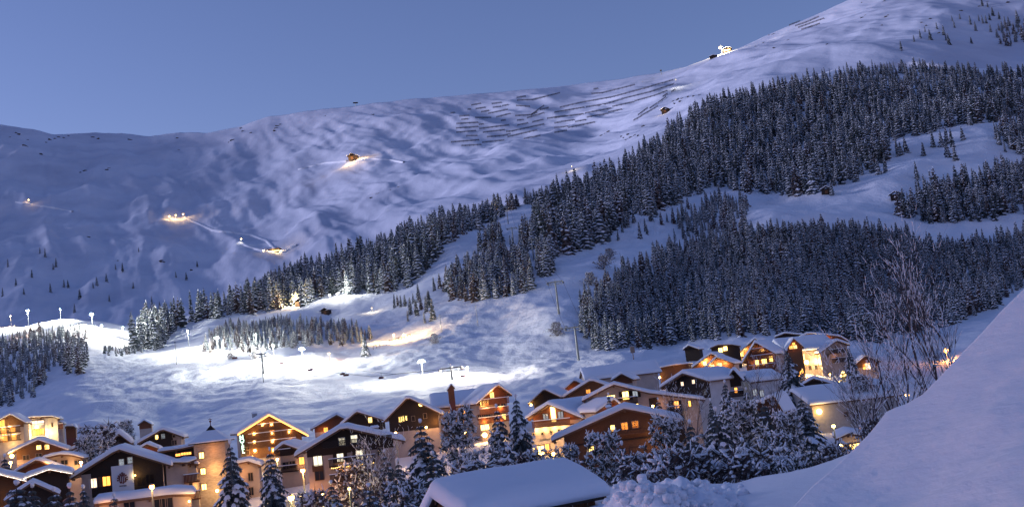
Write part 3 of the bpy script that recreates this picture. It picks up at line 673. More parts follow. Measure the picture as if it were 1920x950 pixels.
V += [(x, t - .005, z_) for x, _, z_ in V]; cr.add(V, [tuple(range(n))] + [(i, (i + 1) % n, (i + 1) % n + n, i + n) for i in range(n)])
for i in range(9):
    q = math.radians(-10 + 25 * i); x, z_ = cx + math.cos(q) * u * 9.3, cz + math.sin(q) * u * 10.8; cr.box(x - u * 1.6, x + u * 1.6, t - .05, t - .003, z_ - u * 1.6, z_ + u * 1.6)
cr.box(cx - u * 1.2, cx + u * 1.2, t - .05, t - .003, cz + u * 8, cz + u * 14); cr.box(cx - u * 3, cx + u * 3, t - .045, t - .004, cz + u * 11.4, cz + u * 12.4)
cr.build('crest', M['crest_brown'], ban)
MB().box(cx - u * 4, cx - u * 3, t - .06, t - .031, cz - u * 5, cz + u * 6).box(cx + u * 3, cx + u * 4, t - .06, t - .031, cz - u * 5, cz + u * 6).box(cx - u * .5, cx + u * .5, t - .06, t - .031, cz - u * 7, cz + u * 5).build('crest_inlay', M['banner_white'], ban)
mb = MB(); rd = random.Random(4)
for i in range(9): mb.box(cx - u * 7 + i * u * 1.6, cx - u * 7 + i * u * 1.6 + u * 1.1, t - .02, t - .003, cz - u * 15 - rd.random() * u, cz - u * 12.6)
mb.build('lettering', M['ink'], ban)
H.glow(254, 890, 12, .5, YEL, bulb=('lamp_warm', .09))
# its right wing with a flared roof end and the low snow-roofed porch
a = H.on_front(322, 872, 3)[0]
W = House('chalet_wing', 'cream wing with flared snowy roof joining the banner chalet and the tower', 'chalet', (346, 864), 142, -30)
W.roof((300, 868), (368, 860), 5, th=.45, oh=.9, gable=None, wall='plaster_cream', mid=[(330, 866), (352, 866)])
P = House('porch_wing', 'low cream front wing with rounded snow roof under the banner chalet', 'annex', (280, 934), 128, -16)
P.roof((176, 944), (366, 925), 5, th=.8, oh=.5, of=.5, slab=.3, gable=None, wall='plaster_cream', mid=[(240, 936), (320, 926)])
P.wins([(243, 951), (300, 946), (314, 944)], 1.3, 1.5, 'glass_dark', frame='frame_wood'); P.glow(355, 938, 18, .9, WARM, bulb=('lamp_warm', .12)); P.glow(200, 952, 10, 1.2, ORG)
P.glow(300, 930, 14, 2.5, WARM)
# --- tower
def pyramid_house():
    T = House('stone_tower', 'square stone tower with pyramid snow roof and three stacked yellow windows', 'tower', (394, 797), 145, -6)
    sl, zl = T.on_front(357, 833); sr, zr = T.on_front(423, 824); w2 = (sr - sl) / 2 * .98; cx = (sl + sr) / 2; ze = (zl + zr) / 2
    n = 4; rm = MB(); e = w2 + .35; cy = w2 + .5
    def ring(k, z): return [(cx - k, cy - k, z), (cx + k, cy - k, z), (cx + k, cy + k, z), (cx - k, cy + k, z)]
    levels = [(e, ze), (e * .62, ze + (T.zA - ze) * .27), (e * .28, ze + (T.zA - ze) * .62), (.05, T.zA)]
    for off, nm, m in ((0, 'roof', 'dark_wood'), (.16, 'roof_snow', 'roof_snow')):
        V = []; Fc = []
        lv = levels if nm == 'roof' else [(k * 1.01 + .02, z + off) for k, z in levels[:3]] + [(.16, T.zA - .55)]
        V += ring(lv[0][0], lv[0][1] - (.12 if nm == 'roof' else .15))
        for k, z in lv: V += ring(k, z)
        for j in range(len(lv)):
            for i in range(4): Fc.append((j * 4 + i, j * 4 + (i + 1) % 4, (j + 1) * 4 + (i + 1) % 4, (j + 1) * 4 + i))
        Fc += [(3, 2, 1, 0), tuple(len(lv) * 4 + i for i in range(4))]
        obj(nm, mesh(nm, V, Fc, [M[m]]), T.e)
    T.t0 = cy - w2 + .25; T.x1 = cx + w2 - .2
    T.part(MB().box(cx - w2 + .2, T.x1, T.t0, cy + w2 - .2, -1, ze - .1), 'wall', 'stone_wall')
    T.part(MB().tube((cx, cy, T.zA - .2), (cx, cy, T.zA + 1.0), .06, .03).ball((cx, cy, T.zA + .55), .16, 1, None, 6, 4).box(cx - .25, cx + .25, cy - .03, cy + .03, T.zA + .8, T.zA + .86), 'spire', 'rust_red')
    T.of = 0
    T.wins([(378, 853), (381, 883), (383, 912)], .72, .86, 'win_yellow', frame='frame_wood', proud=.06)
    T.glow(410, 918, 60, 1.2, YEL, bulb=('lamp_warm', .2)); T.glow(404, 878, 34, 1.0, WARM); T.glow(400, 843, 14, 1.0, ORG)
    return T
T = pyramid_house()
B = House('link_building', 'low link building with a row of orange windows between wing and tower', 'annex', (330, 842), 150, -12)
B.roof((296, 846), (374, 833), 6, th=.4, oh=.3, of=.4, gable=None, wall='dark_wood', mid=[(340, 840)]); B.wins([(334, 852), (344, 850), (354, 849)], .75, .45, 'win_orange', frame='frame_wood')
B.glow(362, 905, 16, 1.5, WARM)
b = House('balcony_annex', 'narrow cream annex with two lit wooden balconies left of the tower', 'annex', (356, 868), 143.5, -12)
b.roof((344, 872), (372, 869), 4, th=.3, oh=.3, of=.5, gable=None, wall='plaster_cream'); b.balcony((345, 904), (374, 901), .95, 1.2, 'red_wood'); b.balcony((350, 936), (376, 933), .95, 1.2, 'red_wood'); b.wins([(357, 913)], .7, 1.3, 'glass_dark'); b.glow(366, 911, 9, .5, WARM)

# --- hotel with bulbs
H = House('bulb_lit_hotel', 'wooden hotel with glowing orange roof edge and big bulb lights on its front', 'hotel', (504, 776), 200, -24)
H.roof((445, 813), (578, 815), 8, th=.6, oh=1.0, wall='plaster_cream', gable='brown_wood', split=7.6)
H.part(MB().prism([(x, z - .05) for x, z in H.prof] + [(x, z - .28) for x, z in H.prof[::-1]], -.22, -.125), 'light_strip', 'neon_edge')
for px, py in [(492, 796), (509, 795), (476, 813), (510, 811), (542, 809), (477, 828), (511, 827), (545, 825), (478, 844), (513, 843)]:
    H.win(px, py, .95, 1.1, 'win_orange', frame='brown_wood')
    a, z = H.on_front(px, py, H.t0 - .6); H.part(MB().ball((a, H.t0 - .6, z), .24, 1, None, 8, 6).tube((a, H.t0 - .6, z), (a, H.t0 - .1, z + .1), .03, .03, 4), 'bulb', 'lamp_warm')
for px, py in [(492, 793), (476, 811), (542, 807), (510, 823), (478, 843), (545, 825), (511, 845)]: H.glow(px, py, 16, 1.2, WARM)
for p0, p1 in (((484, 804), (528, 803)), ((466, 820), (556, 818)), ((466, 836), (556, 834))): H.balcony(p0, p1, 1, 1.1, 'brown_wood')
H.wins([(463, 833), (464, 848), (497, 813), (530, 812)], .7, .9, 'glass_dark')
for i, ch in enumerate('HOTEL'):
    cu = bpy.data.curves.new('letter', 'FONT'); cu.body = ch; cu.size = 1.0; cu.extrude = .06; cu.align_x = 'CENTER'
    t_ = bpy.data.objects.new('tmp', cu); C.objects.link(t_); bpy.context.view_layer.update(); me = bpy.data.meshes.new_from_object(t_.evaluated_get(bpy.context.evaluated_depsgraph_get())); bpy.data.objects.remove(t_)
    me.materials.clear(); me.materials.append(M['neon_green']); o = obj('letter', me, H.e)
    a, z = H.on_front(453 + i * .9, 822 + i * 6.7, H.t0 - .3); o.location = (a, H.t0 - .3, z); o.rotation_euler = (math.pi / 2, 0, 0)
a, z = H.on_front(456, 838, H.t0 - .12); H.part(MB().box(a - .5, a + .5, H.t0 - .2, H.t0 - .1, z - 2.2, z + 2.2), 'sign_board', 'dark_wood')
H.chimney(-1.5, 6, .8, 1.2); H.glow(470, 856, 70, 1.5, YEL, bulb=('lamp_warm', .2)); H.glow(450, 858, 50, 1.5, YEL)
H = House('hotel_annex', 'low annex with plain snow roof below the bulb-lit hotel', 'annex', (465, 864), 170, -10)
H.roof((440, 869), (490, 872), 8, th=.55, oh=.5, gable=None); H.wins([(470, 893), (471, 920)], .8, 1.3, 'glass_dark'); H.glow(455, 885, 14, 1.2, ORG)
H = House('small_chalet', 'small pale chalet with dark gable tucked left of the big brown chalet', 'chalet', (531, 831), 175, 2)
H.roof((513, 846), (574, 846), 8, th=.5, oh=.7, gable='dark_wood', split=1.9, wall='plaster_cream'); H.balcony((516, 853), (545, 852), .9, 1, 'dark_wood'); H.wins([(537, 872), (548, 870)], 1.2, 1.2, 'glass_dark'); H.balcony((520, 884), (558, 882), .9, 1, 'dark_wood')
H.win(566, 863, .9, 1.2, 'win_orange'); H.glow(565, 868, 10, .8, ORG)
# --- big brown and cream chalet
H = House('brown_chalet', 'big chalet with dark wooden gable over cream walls right of the street lamp', 'chalet', (643, 800), 150, -8)
H.roof((552, 855), (760, 826), 11, th=.6, oh=1.6, wall='plaster_cream', gable='dark_wood', split=3.5)
H.balcony((604, 841), (735, 824), .8, 1.3, 'dark_wood', False); H.balcony((617, 874), (704, 864), .95, 1.4, 'dark_wood'); H.balcony((619, 903), (708, 893), .95, 1.4, 'dark_wood')
H.wins([(641, 827), (664, 822)], .95, 1.1, 'win_pale', frame='frame_white'); H.wins([(638, 857), (674, 851)], 1.0, 1.2, 'win_pale', frame='dark_wood', shutters=True)
H.win(596, 863, 1.25, 1.5, 'win_pale', frame='brown_wood'); H.win(599, 890, 1.25, 1.4, 'glass_dark', frame='brown_wood'); H.wins([(713, 846), (677, 882)], .8, 1.2, 'glass_dark'); H.win(641, 886, .9, 1.3, 'win_orange')
a, z = H.on_front(596, 876, H.t0 - .1); H.part(MB().box(a - .75, a + .75, H.t0 - .1, H.t0 - .02, z - .5, z + .4), 'painted_panel', 'brown_wood')
H.glow(590, 925, 45, 2.0, ORG); H.glow(660, 872, 6, .8, WARM); H.glow(640, 868, 5, .6, WARM); H.chimney(4.2, 7, 1.1, .8)
mb = MB()
for i in range(24):
    a, z = H.on_front(622 + i * 3.4, 877 - i * .42 + math.sin(i) * .8, H.t0 - 1.45); mb.ball((a, H.t0 - 1.45, z), .07, 1, None, 5, 4)
H.part(mb, 'string_light', 'win_yellow')
# --- chalets half hidden behind
def simple(name, label, A, eL, eR, D, psi, ln, wall='plaster_cream', gable='dark_wood', split=2.4, cat='chalet', th=.5, oh=.8, **k):
    H = House(name, label, cat, A, D, psi, **{q: k.pop(q) for q in ('group', 'base', 'sink') if q in k}); H.roof(eL, eR, ln, th=th, oh=oh, wall=wall, gable=gable, split=split, **k); return H
H = simple('gabled_chalet', 'brown gabled chalet farthest left in the row behind the big brown chalet', (631, 777), (582, 805), (668, 795), 220, -10, 8, gable='red_wood', split=3); H.win(611, 805, .9, 1, 'win_orange'); H.glow(605, 808, 10, 1, ORG)
H = simple('gabled_chalet', 'dark wooden chalet rising directly over the ridge of the big brown chalet', (668, 771), (636, 799), (724, 788), 205, -8, 8, gable='dark_wood', split=5); H.win(694, 787, .8, 1.1, 'win_yellow'); H.win(718, 797, .9, 1.3, 'glass_dark')
H = simple('gabled_chalet', 'tall brown chalet with one round lit gable window behind the snowy bushes', (764, 744), (720, 789), (829, 776), 200, -2, 9, gable='dark_wood', split=6, wall='plaster_cream')
a, z = H.on_front(789, 757, H.t0 - .2); H.part(MB().ball((a, H.t0 - .12, z), .42, 1, None, 10, 6), 'round_window', 'win_yellow')
H.wins([(749, 786), (753, 785), (757, 784)], .38, 1.1, 'win_yellow'); H.wins([(762, 783)], .38, .9, 'win_yellow'); H.wins([(797, 779), (775, 784)], .7, 1, 'glass_dark'); H.glow(818, 790, 40, 1, ORG, side=False); H.glow(800, 800, 26, 1.5, WARM, bulb=('lamp_warm', .22))
H = House('long_building', 'long low building with plain snow roof between the two gabled hotels', 'chalet', (806, 741), 222, 84)
H.roof(None, None, 10.5, pm=[(-5, -2.2), (0, 0), (6, -2.7)], th=.5, oh=.6, of=.4, gable=None, wall='plaster_cream')
H.wins([(868, 772), (877, 770), (845, 775)], .9, 1, 'win_orange', face='side'); H.glow(862, 785, 24, 2, ORG, side=True)
H = simple('roof_turret', 'small pointed wooden turret rising over the long snow roof', (846, 720), (838, 732), (853, 727), 210, -5, 2.5, gable='red_wood', split=3, cat='turret', oh=.2, of=.3, th=.3, wall='rust_red', base=at(846, 750, 210).z)
H = simple('gabled_hotel', 'tall warmly lit hotel with stacked balconies behind the two central spruces', (934, 721), (893, 757), (960, 740), 205, -18, 12, gable='red_wood', split=3.4, cat='hotel', oh=.8)
for p0, p1 in (((903, 759), (955, 753)), ((900, 776), (955, 770)), ((898, 793), (955, 787))): H.balcony(p0, p1, .95, 1.2, 'red_wood')
H.wins([(904, 756), (912, 754), (905, 801), (913, 800), (945, 781), (922, 740)], .9, 1.1, 'win_yellow'); H.wins([(933, 760), (943, 758), (907, 781), (899, 782), (915, 780)], .9, 1.1, 'glass_dark')
for px, py in ((908, 762), (935, 765), (905, 790), (935, 785), (920, 735)): H.glow(px, py, 26, 1.4, ORG)
H.glow(903, 815, 130, 2.2, YEL, bulb=('lamp_warm', .45))

# --- centre right group
H = House('glowing_chalet', 'three-storey chalet with bright yellow lit facade and long wooden balcony', 'chalet', (1028, 757), 180, 34)
H.roof((984, 786), (1094, 784), 12, th=.6, oh=1.0, wall='plaster_cream', gable='red_wood', split=2.9)
H.balcony((998, 801), (1069, 794), .95, 1.3, 'red_wood'); H.wins([(1024, 781), (1052, 777)], 1.15, 1.15, 'glass_grey', frame='dark_wood')
a, z = H.on_front(1037, 775, H.t0 - .15); H.part(MB().box(a - .45, a + .45, H.t0 - .14, H.t0 - .11, z - 1.3, z + 1.2), 'lit_niche', 'win_yellow')
H.glow(1037, 772, 20, .8, YEL); H.wins([(1001, 813), (1018, 812), (1034, 809), (1049, 806), (1065, 803)], .55, .5, 'glass_dark')
for px in (1006, 1022, 1040, 1057): H.glow(px, 805 - (px - 1006) * .1, 30, .6, YEL)
for px, py in ((1002, 790), (1068, 784)): H.glow(px, py, 10, 1, ORG)
a, z = H.on_front(997, 833, H.t0 - .5); b_, z2 = H.on_front(1034, 820, H.t0 - .5); H.part(MB().box(a, b_, H.t0 - .5, H.t0 - .02, z, z2), 'parapet', 'plaster_cream')
mb = MB(); rd = random.Random(9)
for i in range(10):
    x = a + (b_ - a) * (.42 + .05 * i); mb.box(x, x + .1, H.t0 - .53, H.t0 - .503, (z + z2) / 2 + .05, (z + z2) / 2 + .3 + .12 * rd.random())
H.part(mb, 'lettering', 'ink')
H.wins([(1001, 843)], .6, .8, 'win_yellow'); H.wins([(1015, 843)], 1.5, 1.5, 'win_yellow', frame='red_wood'); H.win(1027, 840, .9, 1.6, 'win_orange'); H.glow(1018, 850, 60, 1.3, YEL, bulb=('lamp_warm', .22)); H.glow(1050, 848, 22, 2, YEL, bulb=('lamp_warm', .3))
H.chimney(2.4, 8.5, .45, .5); H.chimney(5.2, 6.5, .45, .5)
H = House('cross_gable', 'small brown cross gable ending the snow roof of the glowing chalet', 'gable', (1151, 748), 172, -20)
H.roof((1117, 772), (1168, 763), 9, th=.5, oh=.6, gable='red_wood', split=2.4); H.glow(1145, 764, 6, 1, ORG)
H = House('dark_timber_chalet', 'wide dark timber chalet with three orange windows in a row under a low snow roof', 'chalet', (1171, 765), 128, 6)
H.roof((1034, 826), (1281, 788), 7, th=.6, oh=1.4, wall='brown_wood', gable='brown_wood', split=4.5)
H.part(MB().box(H.x0 + .3, H.x1 - .2, H.t0 - .3, H.t0 - .1, H.on_front(1171, 822, H.t0)[1] - .18, H.on_front(1171, 822, H.t0)[1]), 'beam', 'dark_wood')
H.win(1149, 802, .62, .8, 'win_yellow'); H.win(1171, 798, .85, .95, 'win_orange'); H.win(1191, 795, .85, .95, 'win_orange')
H.win(1107, 838, .9, 1.1, 'win_yellow'); H.win(1071, 844, .8, .8, 'win_yellow'); H.balcony((1130, 818), (1210, 808), .35, .8, 'brown_wood', False)
H.glow(1234, 822, 14, .8, WARM, bulb=('lamp_warm', .18)); H.glow(1120, 830, 8, 2, ORG); H.glow(1185, 815, 8, 3, ORG); H.chimney(-2, 5, .5, .9)
H = House('white_long_chalet', 'white chalet whose very long right roof slope runs toward the black-gabled chalet', 'chalet', (1150, 720), 178, 6)
H.roof((1091, 751), (1322, 749), 8, th=.5, oh=.9, wall='plaster_cream', gable=None, mid=[(1150, 720), (1215, 736)])
H.wins([(1173, 741)], 1.1, 1.4, 'win_yellow', shutters=True, frame='dark_wood'); H.win(1191, 738, .9, 1.1, 'glass_grey', shutters=True, frame='dark_wood'); H.wins([(1142, 743), (1149, 742)], .8, .45, 'win_yellow')
H.wins([(1268, 758)], .9, 1.2, 'win_orange'); H.win(1193, 761, .8, .9, 'win_yellow'); H.wins([(1293, 756)], .5, 1, 'win_orange')
for x0_, x1_ in ((1216, 1232), (1252, 1276)):
    a, z = H.on_front(x0_, 745, H.t0 - .1); b_, _ = H.on_front(x1_, 745, H.t0 - .1); H.part(MB().box(a, b_, H.t0 - .08, H.t0 - .01, 0, H.f((a + b_) / 2) - .5), 'timber_panel', 'dark_wood')
H.balcony((1254, 772), (1278, 771), .9, 1, 'dark_wood'); H.balcony((1160, 757), (1196, 753), .9, 1, 'dark_wood'); H.glow(1268, 775, 8, .8, YEL); H.glow(1235, 758, 6, 1, ORG); H.glow(1170, 752, 7, 1.2, ORG)
H = simple('gabled_chalet', 'chalet gable peeping out directly above the long white chalet, second step from left', (1108, 712), (1056, 744), (1160, 730), 205, 8, 8, gable='brown_wood', split=3); H.win(1103, 733, .9, .8, 'win_orange')
H = simple('gabled_chalet', 'red-brown chalet gable between the dark hut and the stepped snow roofs', (1077, 712), (1043, 743), (1115, 732), 222, 8, 8, gable='red_wood', split=4); H.glow(1070, 728, 6, 1, ORG)
H = simple('black_hut', 'black timber hut at the left end of the stepped snow roofs', (1020, 729), (990, 757), (1052, 744), 215, 20, 8, gable='dark_wood', split=4, wall='dark_wood', cat='hut'); H.glow(998, 758, 7, .8, YEL, bulb=('lamp_warm', .25)); H.part(MB().box(H.x0, H.x1, H.t0 - .6, H.t0 - .15, 2.2, 2.6), 'beam', 'brown_wood')
H = House('snow_barn', 'long barn with one broad unbroken snow roof above the stepped chalets', 'barn', (1089, 694), 250, 86)
H.roof(None, None, 17.2, pm=[(-5, -1.7), (0, 0), (5.6, -2.4)], th=.7, oh=.5, of=.4, gable=None, wall='plaster_cream')
H = simple('dormer_hut', 'tiny brown gable poking out of the snow below the long barn', (1165, 700), (1146, 713), (1188, 711), 215, 17, 6, gable='red_wood', split=2, cat='hut', oh=.5)
H = simple('terrace_house', 'low building with snowy pergola and dim orange windows right of the long barn', (1262, 684), (1232, 690), (1292, 681), 262, 14, 9, gable=None, wall='brown_wood', cat='house', th=.35, oh=.3); H.win(1236, 694, .8, .6, 'win_orange'); H.glow(1238, 707, 8, 1, YEL, bulb=('lamp_warm', .25)); H.glow(1270, 690, 10, 2, ORG)
H = House('black_gabled_chalet', 'black-gabled chalet with two small pink windows and white lower walls', 'chalet', (1280, 699), 190, 38)
H.roof((1237, 727), (1330, 714), 14, th=.6, oh=.7, wall='plaster_white', gable='dark_wood', split=4.6)
H.win(1280, 719, .62, .75, 'win_pink', frame='frame_white'); H.win(1301, 715, .62, .75, 'win_pink', frame='frame_white'); H.win(1322, 735, .7, .9, 'glass_grey')
H = House('dormer_wing', 'white wing with a steep black dormer gable right of the pink windows', 'chalet', (1375, 692), 193, 14)
H.roof((1358, 716), (1394, 713), 6, th=.45, oh=.5, wall='plaster_white', gable='dark_wood', split=3); H.win(1380, 731, .6, 1, 'win_orange'); H.win(1390, 733, .9, 1, 'glass_dark'); H.balcony((1362, 744), (1394, 740), .9, 1, 'dark_wood')
H = House('white_wing', 'long white wing with snow roof running right behind the small snowy trees', 'chalet', (1388, 703), 200, 82)
H.roof(None, None, 6, pm=[(-3, -1.2), (0, 0), (5, -1.4)], th=.7, oh=.4, of=.3, wall='plaster_white', gable=None); H.wins([(1415, 735), (1428, 737)], .8, 1.2, 'glass_grey', face='side')
# upper hotel group
H = simple('lit_gable_house', 'left one of two brightly lit twin gables under the upper hotel', (1334, 662), (1292, 693), (1366, 680), 272, 22, 8, gable='red_wood', split=3.6, th=.55, oh=.6)
for px, py in ((1318, 680), (1325, 675)): H.glow(px, py, 50, .7, YEL)
H.win(1322, 681, .9, 1.1, 'win_yellow')
H = simple('lit_gable_house', 'right one of the twin lit gables, nearer and yellow under its eaves', (1344, 669), (1318, 694), (1378, 681), 262, 22, 8, gable='red_wood', split=3.4, th=.5, oh=.5)
for px, py in ((1333, 684), (1346, 682), (1360, 680)): H.glow(px, py, 45, .7, YEL)
H.wins([(1336, 686), (1350, 683)], 1.0, .8, 'win_yellow')
H = simple('flat_lodge', 'flat-roofed dark lodge with a pair of yellow windows behind the twin gables', (1360, 645), (1331, 652), (1388, 648), 310, 12, 8, gable=None, wall='dark_wood', cat='lodge', th=.35, oh=.3, mid=[(1345, 646), (1372, 645)]); H.wins([(1351, 656), (1360, 653)], 1.2, 1.3, 'win_yellow'); H.glow(1356, 657, 18, 1, YEL)
H = simple('rear_gable_house', 'brown house with orange lit underside just left of the upper hotel front', (1416, 634), (1376, 670), (1450, 660), 315, 25, 9, gable='red_wood', split=5, th=.6, oh=.6)
for px, py in ((1390, 664), (1398, 655)): H.glow(px, py, 60, .7, YEL)
H.win(1391, 663, 1.2, 1.6, 'win_yellow')
H = House('upper_hotel', 'large brown balconied hotel front with lit balconies at the top of the village', 'hotel', (1416, 641), 285, 30)
H.roof((1391, 681), (1455, 663), 10, th=.7, oh=.6, of=1.6, wall='plaster_cream', gable='red_wood', split=8.6)
for p0, p1 in (((1408, 676), (1450, 668)), ((1406, 695), (1454, 684)), ((1410, 662), (1438, 657))): H.balcony(p0, p1, 1, 1.6, 'red_wood')
H.wins([(1430, 656)], 1.0, .8, 'win_yellow'); H.wins([(1420, 680), (1432, 678), (1446, 672), (1435, 677)], 1.0, 1.6, 'win_yellow'); H.wins([(1444, 695), (1424, 703)], .8, 1, 'glass_dark')
for px, py, w_ in ((1430, 655, 22), (1420, 681, 30), (1446, 670, 26), (1446, 706, 130), (1425, 692, 12)): H.glow(px, py, w_, .9, YEL)
H = House('glass_gable', 'steep gable with a triangular lit glass window in the upper hotel roof', 'gable', (1488, 634), 288, 6)
H.roof((1474, 656), (1508, 651), 8, th=.5, oh=.5, of=.8, wall='brown_wood', gable='red_wood', split=3.6)
H.wins([(1483, 651), (1491, 650)], .95, .95, 'win_yellow'); H.win(1488, 644, .8, .7, 'win_orange'); H.glow(1487, 648, 14, .6, ORG)
H = House('hotel_main_wing', 'long main wing of the upper hotel with blazing white entrance light', 'hotel', (1450, 640), 300, 84)
H.roof(None, None, 14.5, pm=[(-6, -2.8), (0, 0), (8, -3.5)], th=.7, oh=.6, of=.3, wall='plaster_cream', gable=None)
_w = H.win; H.win = lambda *a_, **k_: _w(*a_, **{**k_, 'face': 'side'}); _gl = H.glow; H.glow = lambda *a_, **k_: _gl(*a_, **{**k_, 'side': True})
H.wins([(1500, 671), (1506, 669)], .9, 1.6, 'win_yellow'); H.wins([(1507, 690), (1519, 689), (1530, 688), (1541, 687)], .75, 1.2, 'glass_dark'); H.wins([(1552, 687)], 1, .9, 'win_orange')
H.glow(1508, 679, 330, 1.8, (1, .72, .34), bulb=('lamp_warm', .6)); H.glow(1530, 677, 120, 1.2, YEL); H.glow(1500, 695, 50, 1.5, ORG); H.glow(1500, 668, 14, .8, ORG)
H = House('right_hotel_wing', 'right gabled wing of the upper hotel with a dark balcony under its arch', 'hotel', (1569, 638), 290, -4)
H.roof((1536, 662), (1594, 646), 10, th=.6, oh=.6, wall='plaster_cream', gable='plaster_cream', split=4)
H.balcony((1556, 662), (1586, 659), 1, 1.3, 'dark_wood'); H.balcony((1561, 679), (1588, 676), 1, 1.3, 'dark_wood'); H.win(1568, 650, .7, 1.2, 'glass_dark'); H.wins([(1551, 666), (1569, 671)], .8, .9, 'glass_dark'); H.glow(1565, 668, 4, .8, ORG)
H = House('rear_lodge', 'long shallow-roofed lodge behind the upper hotel with sunset-orange eaves', 'lodge', (1520, 623), 330, 14)
H.roof((1484, 640), (1592, 640), 11, th=.5, oh=1.0, wall='brown_wood', gable='red_wood', split=2.2, mid=[(1516, 624), (1575, 630)])
H.wins([(1524, 637), (1530, 637), (1517, 638)], 1.3, 1.2, 'win_yellow'); H.glow(1527, 634, 60, .9, YEL); H.glow(1548, 633, 40, .8, ORG); H.balcony((1512, 645), (1545, 643), .9, 1.2, 'red_wood', False)
H = simple('flat_shed', 'low snow-buried shed left behind the upper hotel', (1472, 624), (1452, 632), (1508, 628), 345, 16, 8, gable='dark_wood', cat='shed', oh=.4, split=2)
H = simple('black_shed', 'tiny black shed alone on the snow slope left of the lit flat lodge', (1291, 647), (1280, 655), (1311, 654), 340, 26, 5, gable='dark_wood', wall='dark_wood', cat='shed', oh=.3, split=2)
H = simple('black_gable_shed', 'dark open-fronted shed with snow roof below the hotel terrace', (1525, 709), (1502, 722), (1574, 722), 240, 16, 5, gable='dark_wood', wall='dark_wood', cat='shed', oh=.4, split=2.5)
H = House('snow_hall', 'wide grey hall with a deep flat snow roof and a bright wall lamp', 'hall', (1484, 733), 212, 88)
H.roof(None, None, 17, pm=[(-5, -1.2), (0, 0), (11, -2.6)], th=.7, oh=.5, of=.4, wall='concrete', gable=None)
H.wins([(1586, 776), (1609, 774)], .8, .9, 'glass_dark', face='side'); H.win(1615, 805, .9, 1.1, 'win_orange', face='side'); H.glow(1534, 771, 34, .7, YEL, bulb=('lamp_warm', .5), side=True)
H = simple('lamp_lit_house', 'small brown house with one lit window behind the bare tree', (1622, 667), (1597, 689), (1652, 677), 262, 10, 8, gable='brown_wood', split=2.6); H.win(1627, 686, 1.2, 1.6, 'win_pink'); H.win(1620, 687, .7, 1.3, 'win_orange')
H.glow(1622, 684, 8, .8, ORG)
H = simple('lower_house', 'half hidden house with lit ground floor below the bare tree at right', (1590, 812), (1568, 822), (1650, 820), 135, 12, 7, gable=None, cat='house', oh=.5); H.wins([(1600, 838), (1612, 836)], .9, .9, 'win_yellow'); H.glow(1606, 842, 16, 1, YEL)
H = simple('leaning_roof', 'small outbuilding with a tilted snow roof above the snowy bushes', (1452, 742), (1408, 760), (1470, 772), 168, 30, 6, gable='brown_wood', wall='dark_wood', cat='shed', oh=.3, split=2)

# --- left edge group
H = House('white_spa_hotel', 'tall pale hotel at far left with floodlit pillars and purple-grey flat roof', 'hotel', (76, 781), 215, -18)
H.roof((38, 792), (112, 784), 8, th=.45, oh=.5, wall='plaster_white', gable=None, mid=[(55, 782), (96, 780)])
H.wins([(65, 793), (77, 792)], 1.2, 1.0, 'win_pink'); H.wins([(66, 810), (73, 809), (79, 808)], .9, 1.2, 'win_orange', frame='red_wood'); H.balcony((60, 803), (82, 800), .8, 1.2, 'plaster_white'); H.wins([(59, 812), (85, 807), (98, 796)], .35, .9, 'glass_dark')
for x0_ in (45, 50, 55, 87):
    a, z = H.on_front(x0_, 800, H.t0 - .5); H.part(MB().box(a - .28, a + .28, H.t0 - .5, H.t0 - .02, 0, H.f(a) - .1), 'pillar', 'plaster_white')
for px, py, q in ((50, 814, 90), (60, 812, 60), (92, 812, 80), (100, 806, 30), (70, 800, 30)): H.glow(px, py, q, 1.4, YEL)
H = House('balconied_hotel', 'warmly lit balconied hotel cut off by the left edge of the picture', 'hotel', (20, 776), 205, -16)
H.roof((-40, 806), (48, 792), 8, th=.5, oh=.5, wall='plaster_cream', gable='brown_wood', split=2.5)
for p0, p1 in (((-10, 812), (38, 808)), ((-10, 828), (38, 823))): H.balcony(p0, p1, 1, 1.3, 'brown_wood')
H.wins([(8, 808), (24, 803), (10, 822), (26, 818), (4, 793)], 1, 1.3, 'win_orange')
for px, py in ((8, 803), (28, 815), (20, 798), (25, 832), (6, 820), (-10, 815)): H.glow(px, py, 40, 1.3, YEL)
H = simple('side_annex', 'small two-balcony annex at the right end of the pale hotel', (112, 790), (105, 794), (120, 793), 218, -18, 5, gable=None, cat='annex', oh=.2, of=.3, th=.3); H.balcony((104, 803), (118, 801), .8, 1, 'red_wood')
H = simple('dark_cabin', 'small dark red cabin with rounded snow roof right of the pale hotel', (131, 797), (120, 801), (143, 802), 225, -18, 5, gable='red_wood', wall='rust_red', cat='cabin', oh=.2, split=2.5, th=.5, mid=[(124, 798), (138, 798)])
H = House('pink_chalet', 'long chalet with brown gable and two round yellow windows at lower left', 'chalet', (71, 824), 165, -18)
H.roof((15, 850), (127, 843), 8, th=.5, oh=1.0, wall='plaster_cream', gable='brown_wood', split=2.6)
H.win(73, 838, .75, .75, 'win_yellow'); H.win(88, 837, .75, .8, 'win_yellow'); H.wins([(49, 857), (73, 854), (100, 852)], .95, .8, 'glass_dark'); H.wins([(120, 865)], .9, .8, 'glass_dark')
H.glow(24, 854, 34, 1, YEL, bulb=('lamp_warm', .3)); H.glow(35, 866, 20, 1.5, ORG); H.glow(136, 872, 30, 1.5, WARM); H.glow(100, 872, 18, 3, ORG)
H = House('cream_box_house', 'plain cream house block with dark square windows beside the pink chalet', 'house', (115, 850), 158, -16)
H.roof((80, 858), (158, 858), 7, th=.4, oh=.4, gable=None, mid=[(112, 851), (134, 852)]); H.wins([(121, 866), (146, 866), (100, 867)], 1.0, .75, 'glass_dark'); H.glow(142, 875, 34, 1.2, WARM)
